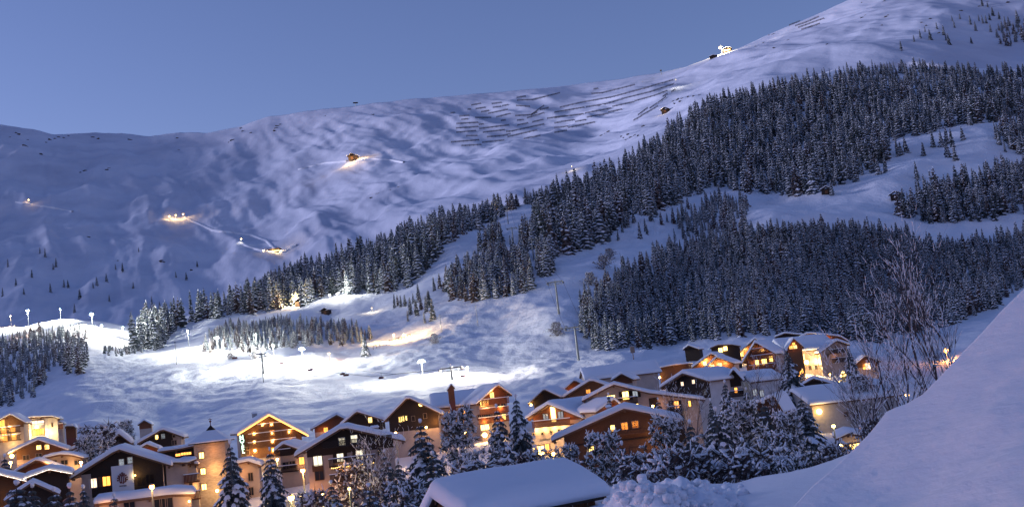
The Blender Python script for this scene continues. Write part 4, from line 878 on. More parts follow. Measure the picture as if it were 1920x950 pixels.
H = simple('brown_gable_house', 'rust brown gable with thin snow trim below the pink chalet', (68, 861), (24, 886), (124, 880), 148, -18, 5, gable='red_wood', split=3, oh=.7, th=.35); H.glow(90, 868, 9, 1.5, ORG)
H = House('light_string_house', 'dark roofed house edged with a string of tiny lights at lower left', 'house', (92, 878), 132, -20)
H.roof((45, 895), (136, 886), 6, th=.5, oh=.6, gable='dark_wood', wall='dark_wood', split=4)
H2 = House('light_string_house', 'low dark house with a string of lights at the bottom left edge', 'house', (-10, 885), 130, -20)
H2.roof((-60, 893), (50, 900), 5, th=.5, oh=.6, gable='dark_wood', wall='brown_wood', split=4)
for h_ in (H, H2):
    mb = MB(); pr = h_.prof
    for (xa, za), (xb, zb) in zip(pr[:-1], pr[1:]):
        n = int(abs(xb - xa) / .6)
        for i in range(n): f_ = i / n; mb.ball((xa + (xb - xa) * f_, -.2, za + (zb - za) * f_ - .12 + .05 * (i % 2)),   .05, 1, None, 5, 4)
        mb.tube((xa, -.18, za - .08), (xb, -.18, zb - .08), .02, .02, 4)
    h_.part(mb, 'string_light', 'bulb_white')
H2.glow(5, 935, 30, 2, ORG)
H = simple('slanted_roof_shed', 'shed with steep snowy roof slope running down to the bottom left corner', (60, 903), (8, 938), (112, 925), 122, -22, 5, gable='dark_wood', wall='dark_wood', cat='shed', oh=.5, split=4, th=.35)
H = House('loft_chalet', 'chalet with black boarded front and cream right part behind the banner chalet', 'chalet', (304, 804), 195, -12)
H.roof((257, 831), (346, 819), 8, th=.5, oh=.7, wall='plaster_cream', gable='dark_wood', split=4.4, glim=(-3.9, 1.6)); H.win(294, 819, .6, .9, 'win_yellow'); H.win(306, 817, .7, .9, 'glass_grey'); H.win(326, 817, .55, .55, 'glass_dark'); H.win(327, 829, .9, .9, 'glass_dark')
H = simple('brown_porch', 'small rust brown gable in front of the black-boarded loft chalet', (275, 832), (252, 846), (300, 841), 160, -14, 5, gable='red_wood', split=3, oh=.3, th=.35, cat='porch'); H.glow(278, 845, 4, 1, ORG)
H = simple('red_hut', 'little dark red hut with snow cap alone on the white slope', (270, 787), (258, 796), (285, 795), 285, -12, 4, gable='red_wood', wall='plaster_cream', cat='hut', oh=.25, split=2.2, th=.4)
H = simple('tiny_hut', 'tiniest dark hut up the slope left of the little red hut', (195, 797), (188, 803), (202, 801), 290, -14, 3, gable='red_wood', wall='dark_wood', cat='hut', oh=.2, split=2)
H = simple('snow_kiosk', 'steep snow-covered hut lit greenish behind the banner chalet roof', (222, 812), (206, 832), (246, 830), 185, -14, 4, gable='dark_wood', wall='dark_wood', cat='hut', oh=.3, split=4, th=.8)
H = simple('small_roof_house', 'low snow-roofed house between the pink chalet and the lit bushes', (150, 835), (132, 843), (172, 842), 190, -14, 6, gable='dark_wood', cat='house', oh=.4, split=2)
# --- hay barn close by
HB = House('hay_barn', 'hay barn of upright brown boards under a thick rounded snow roof, bottom centre', 'barn', (814, 906), 52, 0, base=-13.5)
def hay_barn():
    A0 = at(813, 931, 50)             # front (left) gable apex
    rdir = Vector((.8, .6, 0)); L = 7.5; zb = A0.z - 4.2
    e = HB.e; e.location = (A0.x, A0.y, zb); e.rotation_euler = (0, 0, math.atan2(rdir.y, rdir.x) - math.pi / 2)
    HB.zA = A0.z - zb
    za = HB.zA
    prof = [(-1.7, za - 1.5), (0, za), (2.75, za - 1.05)]
    MB().prism(prof + [(x, z - .12) for x, z in prof[::-1]], 0, L + .2).build('roof', M['dark_wood'], e)
    V, Fc = snow_cap(prof, -.15, L + .45, .8, 4, .8, 40)
    obj('roof_snow', mesh('roof_snow', V, Fc, [M['roof_snow']], None, True), e)
    rd = random.Random(8)
    g = lambda x: float(np.interp(x, [p[0] for p in prof], [p[1] for p in prof])) - .14
    n = 22; bm_ = None
    for i in range(n):                       # gable boards
        x = -1.45 + 3.75 * i / n; x1 = x + 3.75 / n - .022; y = .35 + rd.uniform(-.015, .015)
        MB().prism([(x, 0), (x1, 0), (x1, g(x1)), (x, g(x))] if not (x < 0 < x1) else [(x, 0), (x1, 0), (x1, g(x1)), (0, g(0)), (x, g(x))], y, y + .03).build('board', M['barn_board'], e)
    n = 46
    for i in range(n):                       # boards of the long side
        y = .4 + (L - .55) * i / n; y1 = y + (L - .55) / n - .02; xx = 2.3 + rd.uniform(-.015, .015)
        MB().box(xx, xx + .03, y, y1, 0, g(xx) - .02).build('board', M['barn_board'], e)
    MB().box(-1.4, 2.25, .42, L - .2, 0, za - 1.6).build('back_wall', M['dark_wood'], e)
    for x in (-1.2, 0, 2.1): MB().box(x - .08, x + .08, .05, L + .1, g(x) - .2, g(x) - .02).build('purlin', M['dark_wood'], e)
hay_barn()
# ------------------------------------------------------------------ village trees
VT = [((430, 824), 112, 965, 'tall snowy spruce right in front of the stone tower', 0, 1.05), ((505, 838), 116, 965, 'snowy spruce in front of the hotel, second from the stone tower', 1, 1.0), ((966, 738), 130, 880, 'tallest dark spruce left of the glowing chalet', 0, .95),
      ((930, 757), 128, 880, 'snow-covered spruce just left of the tallest central one', 1, .95), ((1474, 653), 215, 745, 'big dark spruce standing before the upper hotel', 0, 1.25), ((1590, 648), 245, 712, 'slim dark spruce at the right wing of the upper hotel', 2, 1.2),
      ((787, 785), 120, 890, 'spruce with widely spread snowy branches right of the big brown chalet', 1, 1.3), ((155, 908), 95, 975, 'low snowy spruce in front of the banner chalet left corner', 2, 1.2), ((213, 922), 95, 985, 'short snowy spruce tip below the crest banner', 2, 1.2),
      ((1501, 740), 150, 820, 'spruce with white drooping branches left of the bright wall lamp', 1, 1.3), ((1140, 736), 150, 782, 'small snowy spruce before the long white chalet', 2, 1.0), ((1233, 745), 150, 790, 'little white-tipped spruce at the dark timber panels', 1, 1.0),
      ((1331, 746), 140, 800, 'thin snow-plastered spruce below the pink windows', 2, .9), ((1358, 712), 160, 790, 'slim snowy spruce in front of the white dormer wing', 0, 1.0), ((1252, 757), 148, 792, 'tiny snow-laden spruce by the lit balcony', 2, .9),
      ((1398, 726), 160, 790, 'snowy spruce before the long white wing', 1, 1.0), ((60, 905), 92, 985, 'dark spruce at the bottom left corner', 0, 1.3), ((100, 912), 90, 990, 'dark broad spruce beside the corner one', 1, 1.4), ((8, 850), 140, 930, 'dark spruce on the left picture edge', 0, 1.2), ((682, 628), 440, 665, 'single spruce standing in front of the floodlit knoll', 0, 1.1)]
for tip, D, by, lb, v, wd in VT: village_tree('spruce', tip, D, by, lb, v, wd)
BT = [((855, 768), 122, 895, 'tall bushy tree smothered in snow lumps left of the central spruces', 0, 1.0), ((720, 842), 105, 960, 'reddish snow-dotted spruce before the big brown chalet', 1, 1.03, 'spruce'), ((665, 870), 100, 970, 'dark bush right of the orange street lamp', 3, 1.0), ((745, 858), 98, 960, 'dark snowy spruce with a white hump left of the barn', 0, 1.03, 'spruce'),
      ((810, 845), 95, 960, 'snow-speckled spruce behind the barn gable', 1, 1.26, 'spruce'), ((890, 842), 100, 930, 'snowy spruce behind the left half of the barn roof', 0, 1.26, 'spruce'), ((950, 838), 100, 930, 'dense snowy spruce behind the middle of the barn roof', 1, 1.49, 'spruce'), ((1000, 850), 98, 920, 'low dark bush behind the barn ridge below the glowing chalet', 3, 1.1),
      ((1063, 838), 105, 905, 'snowy bush before the corner of the dark timber chalet', 1, .9), ((1128, 815), 88, 925, 'round snow-loaded tree hiding the timber chalet front', 1, .95), ((1165, 826), 84, 925, 'snow-loaded spruce right of the round one', 1, 1.03, 'spruce'), ((1205, 855), 78, 925, 'low snow-heaped bush above the ploughed snow', 3, 1.1),
      ((1245, 782), 92, 925, 'tall tree with large snow lumps at the end of the timber chalet roof', 0, .95), ((1292, 786), 90, 920, 'spruce with frosted twigs right of the timber chalet', 0, 1.15, 'spruce'), ((1340, 762), 95, 920, 'tall snow-hung spruce in the middle of the thicket', 1, 1.26, 'spruce'), ((1385, 752), 98, 910, 'snow-hung tree at the centre of the right thicket, tinged pink', 0, 1.0),
      ((1430, 748), 102, 900, 'dense dark snow-flecked spruce below the leaning roof', 0, 1.38, 'spruce'), ((1472, 776), 92, 900, 'bushy tree bowed under snow right of the leaning roof', 1, .8), ((1518, 822), 80, 895, 'snowy spruce below the bright wall lamp', 1, 0.92, 'spruce'), ((1566, 836), 78, 875, 'snowy bush at the foot of the hall', 3, 1.0),
      ((1262, 850), 66, 925, 'dark bush behind the heap of ploughed snow', 3, 1.1), ((1345, 850), 66, 920, 'dark snow-dotted bush in the middle behind the snow field', 3, 1.2), ((1420, 850), 64, 905, 'dark thicket bush at the edge of the snow field', 3, 1.2), ((1478, 860), 62, 900, 'snow-heaped bush where field and bank meet', 1, .8),
      ((1300, 820), 80, 925, 'frosted spruce in the lower middle of the thicket', 0, 1.38, 'spruce'), ((1390, 820), 78, 915, 'snow-clotted spruce in front of the pink-tinged one', 1, 1.38, 'spruce'), ((1455, 815), 76, 905, 'snow-clotted tree left of the bright lamp bush', 2, 1.1),
      ((180, 800), 175, 850, 'pale frosted tree behind the pink chalet', 3, 1.2), ((165, 818), 165, 866, 'white frosted bush left of the banner chalet roof', 1, .8), ((235, 790), 205, 830, 'bush plastered white by the floodlights', 1, .8), ((30, 900), 88, 985, 'dark thicket at the bottom left', 1, 1.72, 'spruce'), ((130, 905), 84, 985, 'dark snow-flecked spruce below the light string', 0, 1.38, 'spruce'),
      ((620, 900), 92, 975, 'dark hedge spruce beside the lit low yellow lamp', 0, 1.38, 'spruce'), ((580, 925), 90, 985, 'low snow-capped bush beside the street lamp foot', 3, 1.0), ((690, 905), 84, 985, 'dark spruce in the bottom row left of the barn', 1, 1.49, 'spruce'), ((760, 905), 78, 985, 'tangled dark bush touching the barn gable', 2, 1.2), ((905, 870), 90, 940, 'dark snowy bush behind the barn roof', 3, 1.4),
      ((1610, 705), 205, 745, 'snow-clad bush left of the bare tree', 3, 1.3), ((1640, 785), 120, 830, 'snowy twiggy bush at the edge of the snow bank', 3, 1.1)]
for q_ in BT: village_tree(q_[6] if len(q_) > 6 else 'snowy tree', *q_[:6])
# lit garden trees
def fairy_tree(px, py, D, base_py, label, n, r, m, power, col):
    T_ = at(px, py, D); B_ = at(px, base_py, D); h = T_.z - B_.z
    e = empty('lit_tree', label, 'tree', (T_.x, T_.y, B_.z)); rd = random.Random(int(px)); bl = MB()
    s = h / 10; q = [obj(m_.name.split('.')[0], m_, e) for m_ in BIG[2]]
    for o in q: o.scale = (s * 1.5, s * 1.5, s)
    for i in range(n):
        z = h * rd.uniform(.05, .95); a = rd.uniform(0, 6.28); k = r * (1 - z / h) + .15; bl.ball((math.cos(a) * k, math.sin(a) * k, z), .13, 1, None, 5, 4)
    bl.build('bulb', M[m], e); light(e, (0, -r - .3, h * .4), power, col)
fairy_tree(1580, 694, 248, 728, 'small tree wrapped in yellow lights below the hotel right wing', 60, 1.6, 'win_yellow', 70, YEL)
fairy_tree(1503, 690, 250, 722, 'small pinkish lit tree beside the big dark spruce', 26, 1.4, 'win_orange', 30, ORG)

# frosted bare trees at the right
def bare_tree(px, base_py, D, top_py, label, seed, spread=.5, stems=4):
    T_ = at(px, top_py, D); B_ = at(px + (base_py - top_py) * .11, base_py, D); h = T_.z - B_.z
    e = empty('bare_tree', label, 'tree', (B_.x, B_.y, B_.z)); rd = random.Random(seed); br = MB(); tw = MB(); sn = MB()
    def grow(p, dr, ln, r, lv):
        n = 4 if lv < 3 else 3
        for k in range(n):
            dr = (dr + Vector((rd.gauss(0, .13), rd.gauss(0, .13), .05))).normalized(); q = p + dr * ln / n
            (br if lv < 2 else tw).tube(p, q, r, r * .8, 5 if lv < 2 else 3)
            if lv >= 1 and rd.random() < .15:
                m_ = (p + q) / 2; wv = r * .9 + .012; sn.tube(p + Vector((0, 0, r * .8)), q + Vector((0, 0, r * .8 + .01)), wv, wv * .7, 4)
            p = q; r *= .82
            if lv < 4:
                for j in range(2 if lv else 3):
                    if rd.random() < .82:
                        a = rd.uniform(0, 6.28); sd = Vector((math.cos(a), math.sin(a), rd.uniform(.2, .8))).normalized()
                        grow(p, (dr * .75 + sd * spread * rd.uniform(.7, 1.3)).normalized(), ln * rd.uniform(.42, .66), r * .6, lv + 1)
    for i in range(stems):
        a = 6.28 * i / stems; grow(Vector((math.cos(a) * .25, math.sin(a) * .25, -.4)), Vector((math.cos(a) * .16, math.sin(a) * .16, 1)).normalized(), h * rd.uniform(.72, 1.02), h * .013, 1)
    br.build('trunk', M['bark_frost'], e) if br.V else None
    tw.build('twigs', M['bark_frost'], e); sn.build('snow_load', M['tree_snow'], e)
bare_tree(1735, 790, 62, 530, 'tallest bare frosted tree behind the snow bank at right', 3, .36, 2)
bare_tree(1668, 800, 66, 600, 'bare frosted tree left of the tallest one', 5, .5, 2)
bare_tree(1755, 740, 60, 555, 'thin bare tree beside the orange lamp', 8, .4, 2)
bare_tree(1615, 850, 60, 700, 'low bare frosted bush at the edge of the snow bank', 12, .7, 4)
bare_tree(1690, 790, 52, 670, 'tangle of bare frosted twigs right behind the snow bank crest', 15, .8, 4)
bare_tree(1430, 800, 120, 690, 'bare frosted tree above the thicket by the white wing', 17, .5, 3)
bare_tree(1290, 830, 110, 745, 'bare frosted bush in front of the long white chalet', 19, .6, 3)
bare_tree(1388, 655, 395, 585, 'pale bare larch at the lower edge of the dark wood', 23, .5, 2)
bare_tree(690, 940, 96, 850, 'frosted bare bush before the brown chalet balconies', 27, .7, 4)
# round bushes on the piste
for px, py, D_h, lb in [(1045, 625, 5.5, 'round frosted bush beside the lower lift tower'), (1108, 530, 6.5, 'dark round bush on the piste edge, lowest of three'), (1132, 500, 7.5, 'dark round bush on the piste edge, middle of three'), (1143, 482, 6.5, 'dark round bush on the piste edge, top of three'), (815, 640, 4.5, 'round bush under the piste lamp'),
                        (628, 668, 0, ''), (690, 700, 0, ''), (432, 668, 3, 'small round bush on the floodlit snow, left'), (478, 668, 3.4, 'small round bush on the floodlit snow, right')]:
    if D_h:
        P = hit(px, py + 4, ('hillside',)); tree3('bush', BROAD[3], lb, (P.x, P.y, P.z - .4), D_h, 9, 1.1, None, 'bush')
# boulders and shrubs on the mountain
def rock_mesh(seed):
    bm = bmesh.new(); bmesh.ops.create_icosphere(bm, subdivisions=2, radius=1); rd = random.Random(seed)
    for v in bm.verts: v.co *= rd.uniform(.6, 1.2); v.co.z *= .6
    me = bpy.data.meshes.new('rock'); bm.to_mesh(me); bm.free(); me.materials.append(M['rock']); return me
RK = [rock_mesh(i) for i in range(5)]
def rock(px, py, s, label, group, stretch=1.6, names=('mountain',)):
    P = hit(px, py, names)
    if not P: return
    o = obj('rock', random.choice(RK), None, (P.x, P.y, P.z - s * .15), (random.uniform(-.3, .3), random.uniform(-.3, .3), random.uniform(0, 6))); s *= .48; o.scale = (s * stretch, s, s * .9); tag(o, label, 'rock', group)
for px, py in [(30, 249), (34, 252), (18, 257), (52, 262), (48, 273), (75, 288), (110, 257), (104, 260), (118, 258), (130, 255), (176, 257), (182, 260), (93, 262), (86, 267), (332, 259), (335, 281), (436, 262), (430, 266), (455, 246), (470, 249), (452, 240), (521, 236), (517, 240), (526, 233), (205, 315), (200, 318), (160, 320), (150, 323), (515, 245), (245, 262)]:
    rock(px, py, random.uniform(7, 13), 'small dark rock outcrop high on the left snow ridge', 'rock outcrops under the left ridge')
for px, py in [(610, 217), (697, 215), (700, 215), (733, 356), (706, 363), (710, 362), (748, 350), (698, 370), (303, 488), (305, 490), (222, 488), (360, 506), (165, 444), (700, 216)]:
    rock(px, py, random.uniform(4, 8), 'tiny dark rock showing through the snow of the big slope', 'tiny rocks on the big slope')
for px, py in [(1135, 250), (1139, 247), (1142, 246), (1129, 253), (1170, 258), (1178, 252), (1184, 257), (1190, 253), (1176, 261), (1166, 255), (1196, 255), (1208, 236), (1262, 190), (1270, 187), (1280, 184), (1290, 182), (1300, 180), (1266, 194), (1276, 190), (1312, 178)]:
    rock(px, py, random.uniform(5, 8), 'brown rock of the bare patch above the forest edge', 'brown rocks above the forest edge')
for px, py in [(1450, 52), (1442, 60), (1416, 87), (1432, 80), (1617, 33), (1622, 29), (1660, 32), (1664, 29), (1632, 53), (1616, 5), (1658, 2), (1652, 48), (1746, 35), (1760, 62), (1736, 48), (1850, 3), (1890, 5), (1478, 75), (1452, 90), (1836, 12), (1550, 83), (1727, 42), (1800, 20)]:
    rock(px, py, random.uniform(3.5, 7), 'small dark rock on the open snow of the right-hand summit slope', 'rocks on the right summit slope')

# ------------------------------------------------------------------ avalanche barriers
def barrier(x0, y0, x1, y1):
    n = max(2, int(math.hypot(x1 - x0, y1 - y0) / 7)); pts = []
    for i in range(n + 1):
        P = hit(x0 + (x1 - x0) * i / n, y0 + (y1 - y0) * i / n, ('mountain',))
        if P: pts.append(P)
    if len(pts) < 2: return
    o0 = pts[0].copy(); V = []; Fc = []; hb = 3.6 * o0.y / 2400
    bars = MB(); last = None
    for a, b in zip(pts[:-1], pts[1:]):
        a = a - o0; b = b - o0; m = max(1, int((b - a).length / 14))
        for z in (.28, .58, .88):
            bars.tube(a + Vector((0, 0, hb * z)), b + Vector((0, 0, hb * z)), hb * .1, hb * .1, 4)
        for k in range(m + 1):
            p = a.lerp(b, k / m); bars.tube(p - Vector((0, 0, 2)), p + Vector((0, -.2 * hb, hb)), .3, .3, 4); bars.tube(p + Vector((0, -.5 * hb, -2)), p + Vector((0, 0, hb * .7)), .35, .35, 4)
    o = bars.build('avalanche_barrier', M['fence_steel']); o.location = o0
    tag(o, 'long thin dark snow barrier standing across the mountain slope', 'barrier', 'avalanche barriers under the ridge')
def cr1(l): return [(820 + a * 240 / 1425, 140 + b * 160 / 950, 820 + c * 240 / 1425, 140 + d_ * 160 / 950) for a, b, c, d_ in l]
def cr2(l): return [(1040 + a * 240 / 1425, 120 + b * 160 / 950, 1040 + c * 240 / 1425, 120 + d_ * 160 / 950) for a, b, c, d_ in l]
for b_ in cr1([(380, 347, 485, 328), (608, 332, 715, 318), (340, 395, 375, 393), (430, 388, 535, 372), (620, 373, 710, 362), (725, 355, 790, 343), (490, 422, 575, 408), (570, 440, 785, 396), (150, 433, 200, 430), (250, 470, 355, 463), (425, 486, 600, 486), (660, 480, 815, 440), (270, 508, 340, 500),
                   (215, 553, 455, 540), (465, 563, 515, 555), (710, 520, 760, 512), (470, 608, 800, 568), (210, 603, 455, 587), (215, 650, 430, 632), (510, 650, 750, 622), (325, 690, 445, 686), (555, 700, 740, 685), (740, 685, 815, 665), (155, 758, 465, 735), (503, 762, 745, 737), (272, 798, 490, 787),
                   (885, 262, 985, 248), (890, 292, 1055, 288), (1055, 288, 1365, 212), (880, 353, 1030, 362), (870, 465, 1045, 455), (1045, 455, 1190, 350), (1050, 452, 1110, 425), (890, 515, 960, 510), (1145, 400, 1240, 375), (890, 572, 1010, 545), (770, 640, 835, 637), (785, 700, 985, 652), (835, 635, 1190, 558), (985, 652, 1110, 625), (965, 720, 1145, 686), (1000, 490, 1190, 432), (1060, 535, 1180, 508), (1225, 495, 1425, 465)]):
    barrier(*b_)
for b_ in cr2([(410, 340, 530, 330), (530, 330, 890, 240), (60, 490, 340, 428), (340, 428, 620, 380), (620, 380, 960, 290), (960, 290, 1320, 185), (0, 545, 330, 490), (350, 487, 560, 455), (560, 455, 750, 400), (750, 395, 1060, 320), (1060, 320, 1330, 230), (0, 605, 320, 565), (340, 555, 630, 500), (645, 482, 880, 430), (890, 420, 1110, 360), (1110, 360, 1255, 305), (360, 600, 590, 560), (600, 545, 750, 512),
               (0, 665, 65, 655), (75, 650, 220, 630), (230, 650, 345, 630), (0, 718, 145, 702), (155, 715, 445, 655), (0, 770, 135, 748), (880, 635, 960, 590), (930, 575, 1035, 495), (960, 585, 1150, 478), (1060, 500, 1140, 445), (1150, 440, 1240, 375), (1205, 370, 1255, 340), (1300, 320, 1345, 290), (435, 288, 485, 280)]):
    barrier(*b_)
for b_ in [(1491, 50, 1512, 43), (1512, 43, 1535, 33), (1497, 53, 1545, 36), (1503, 57, 1537, 46), (1480, 46, 1500, 38)]: barrier(*b_)

# ------------------------------------------------------------------ lift towers, cables, chairs
def lift_tower(base, top, label, arm=3.2, red=False, names=('hillside', 'mountain'), th=.38):
    P = hit(base[0], base[1], names); T_ = Vector(rays(*top)) * P.y; h = T_.z - P.z
    e = empty('lift_tower', label, 'lift tower', P, -.2, 'pylons of the ski lifts' if False else None)
    MB().tube((0, 0, -1), (0, 0, h), th * 1.25, th * .8, 10).build('pole', M['steel'], e)
    MB().box(-arm, arm, -.22, .22, h - .1, h + .35).box(-arm, arm, -.12, .12, h - .9, h - .7).box(-arm * .6, -arm * .6 + .15, -.1, .1, h - .7, h - .1).box(arm * .6, arm * .6 + .15, -.1, .1, h - .7, h - .1).build('crossarm', M['steel'], e)
    for sx in (-1, 1):
        o = MB().box(sx * arm - .18, sx * arm + .18, -1.7, 1.7, h - .5, h - .12).build('sheave_frame', M['steel'], e)
        mb = MB()
        for k in range(4): mb.tube((sx * arm - .1, -1.35 + .9 * k, h - .45), (sx * arm + .1, -1.35 + .9 * k, h - .45), .3, .3, 8)
        mb.build('sheave', M['rust_red' if red else 'concrete'], o)
    MB().box(-.5, .5, -.5, .5, h + .36, h + .44).box(-.04, .04, -.5, -.42, h + .44, h + 1.3).box(-.5, .5, -.5, -.42, h + 1.25, h + 1.32).build('platform', M['steel'], e)
    return P, T_
def cable(pts, label, sag=.02, r=.09):
    for sx in (-3.2, 3.2):
        mb = MB(); o0 = pts[0]
        for a, b in zip(pts[:-1], pts[1:]):
            L_ = (b - a).length; pr = None
            for k in range(9):
                f_ = k / 8; p = a.lerp(b, f_) - o0 + Vector((sx, 0, -sag * L_ * 4 * f_ * (1 - f_)))
                if pr is not None: mb.tube(pr, p, r, r, 4)
                pr = p
        o = mb.build('lift_cable', M['cable']); o.location = o0
        tag(o, label + (' on the left side' if sx < 0 else ' on the right side'), 'cable')
_, t1 = lift_tower((1085, 675), (1078, 614), 'nearest grey lift tower at the lower edge of the piste')
_, t2 = lift_tower((1048, 588), (1041, 529), 'tall lift tower in the middle of the piste')
_, t3 = lift_tower((1001, 487), (994, 450), 'lift tower at the foot of the upper wood')
_, t4 = lift_tower((964, 466), (958, 428), 'lift tower beside the small clump on the upper piste')
_, t5 = lift_tower((953, 420), (949, 388), 'highest lift tower just below the mid station')
cable([t1, t2, t3, t4, t5], 'thin haul cable of the main ski lift', .012, .05)
for b_, t_, lb in [((896, 611), (892, 572), 'thin lone pole on the piste'), ((828, 622), (825, 590), 'thinner lone pole left on the piste'), ((331, 683), (326, 640), 'thin mast on the floodlit snow at left'), ((494, 716), (490, 655), 'dark mast in the middle of the floodlit snow')]:
    P = hit(*b_, ('hillside',)); T_ = Vector(rays(*t_)) * P.y; e = empty('pole', lb, 'pole', P); h = T_.z - P.z
    MB().tube((0, 0, -.5), (0, 0, h), .14, .1, 6).build('shaft', M['steel'], e); MB().box(-.5, .5, -.06, .06, h - .3, h - .15).build('crossbar', M['steel'], e)
# drag / chair lift over the floodlit run
pa, ta = lift_tower((848, 712), (845, 690), 'low wide lift pylon by the brightest piste lamp', 3.6, True)
_, tb = lift_tower((494, 700), (491, 664), 'lift pylon in the middle of the floodlit run', 2.2, True)
CH = []
def chair(px, py, D, label):
    T_ = at(px, py, D); e = empty('chair_lift_seat', label, 'chair lift seat', T_, random.uniform(-.4, .4), 'empty chairs hanging over the floodlit run'); e.scale = (.7, .7, .7)
    MB().box(-1.1, 1.1, -.3, .3, -.08, 0).build('seat', M['rust_red'], e); MB().box(-1.1, 1.1, .3, .38, 0, .75).build('backrest', M['rust_red'], e)
    MB().tube((0, .2, 0), (0, .2, 2.6), .06, .06, 5).box(-1.15, -1.05, -.3, .3, .003, .5).box(1.05, 1.15, -.3, .3, .003, .5).build('hanger', M['steel'], e)
for px, py in [(527, 682), (582, 694), (642, 702), (649, 704), (715, 709), (868, 706), (440, 672)]: chair(px, py, 330, 'empty dark red lift chair hanging over the floodlit snow')
cable([tb, at(582, 688, 330), at(715, 703, 325), ta], 'haul cable above the floodlit run', .003, .04)
# gun / ridge stations
def station(px, py, w_, h_, label, lit=True, m='dark_wood', names=('mountain',), p=200):
    P = hit(px, py, names); e = empty('mountain_station', label, 'station', P, -.3)
    MB().box(-w_, w_, -w_ * .5, w_ * .5, -3, h_).build('wall', M[m], e)
    MB().prism([(-w_ * 1.1, h_), (0, h_ * 1.55), (w_ * 1.1, h_), (w_ * 1.1, h_ - .4), (0, h_ * 1.5 - .4), (-w_ * 1.1, h_ - .4)], -w_ * .6, w_ * .6).build('roof', M['dark_wood'], e)
    V, Fc = snow_cap([(-w_ * 1.1, h_), (0, h_ * 1.55), (w_ * 1.1, h_)], -w_ * .62, w_ * .62, 1.0, 1, .8, 9); obj('roof_snow', mesh('roof_snow', V, Fc, [M['roof_snow']]), e)
    if lit: MB().box(-w_ * .7, w_ * .7, -w_ * .5 - .2, -w_ * .5 - .02, h_ * .25, h_ * .7).build('window', M['win_yellow'], e)
    if p: light(e, (-w_ * 1.2, -w_ * 1.6, h_ * .8), p, (1, .72, .36), .5)
    return e, P
MARK_STATIONS = True
e, P = station(1364, 95, 10, 7, 'dark top station hut on the ridge beside its glaring lamp', True, p=0)
e2, P = station(1338, 106, 8, 4, 'low dark building on the ridge left of the top station', False, p=0)
mb = MB()
P = hit(1354, 99, ('mountain',)); e = empty('ridge_mast', 'lattice mast with glaring white lamp on the ridge top', 'mast', P)
MB().tube((0, 0, -2), (0, 0, 22), .9, .6, 6).build('pole', M['steel'], e); MB().box(-5, 5, -.5, .5, 17, 18.4).build('crossarm', M['steel'], e); MB().ball((-3.5, -1, 15), 2.2, 1, None, 8, 6).build('lamp_head', M['lamp_warm'], e)
light(e, (-22, -10, 8), 1e5, (1, .8, .5), 2); light(e, (-3, -4, 12), 6e4, (1, .85, .6), 2)
for (px, py, lb) in [(667, 196, 'small lift top station as a dark knob on the middle ridge'), (1240, 137, 'tiny dark post on the ridge skyline')]:
    P = hit(px, py + 3, ('mountain',)); e = empty('summit_pylon', lb, 'pylon', P, .3)
    MB().tube((0, 0, -3), (0, 0, 12), 1, .8, 6).build('pole', M['steel'], e); MB().box(-7 if px < 700 else -1.5, 7 if px < 700 else 1.5, -1.5, 1.5, 8, 11).build('crossarm', M['dark_wood'], e)
# lamps on the mountain
def tall_lamp(px, py, k, power, col, m, label, head=.5, names=('hillside', 'mountain'), arms=1, group=None, spot=None, post=.12):
    """post whose foot stands k photo pixels below its lamp head"""
    P = hit(px + k * .113, py + k, names); T_ = Vector(rays(px, py)) * P.y; h = max(T_.z - P.z, 1.5)
    head *= .38
    e = empty('floodlight' if h > 4 else 'low_lamp', label, 'lamp', (T_.x, P.y, P.z), random.uniform(-.3, .3), group)
    MB().tube((0, 0, -.5), (0, 0, h), post * 1.3, post, 7).build('pole', M['steel'], e)
    MB().box(-.6 * arms, .6 * arms, -.08, .08, h - .12, h + .02).build('bracket', M['steel'], e)
    for i in range(arms):
        x = (i - (arms - 1) / 2) * .9
        hd = MB().box(x - head * .55, x + head * .55, -head * .3, head * .45, h + .022, h + head).build('lamp_head', M['steel'], e)
        MB().ball((x, -head * .35, h + head * .5), head * .72, 1, None, 8, 6).build('lamp_glass', M[m], hd)
    light(e, (0, -1.6, h + .5), power * .76, col, .25)
    return e
WG = (1.0, .98, .86)
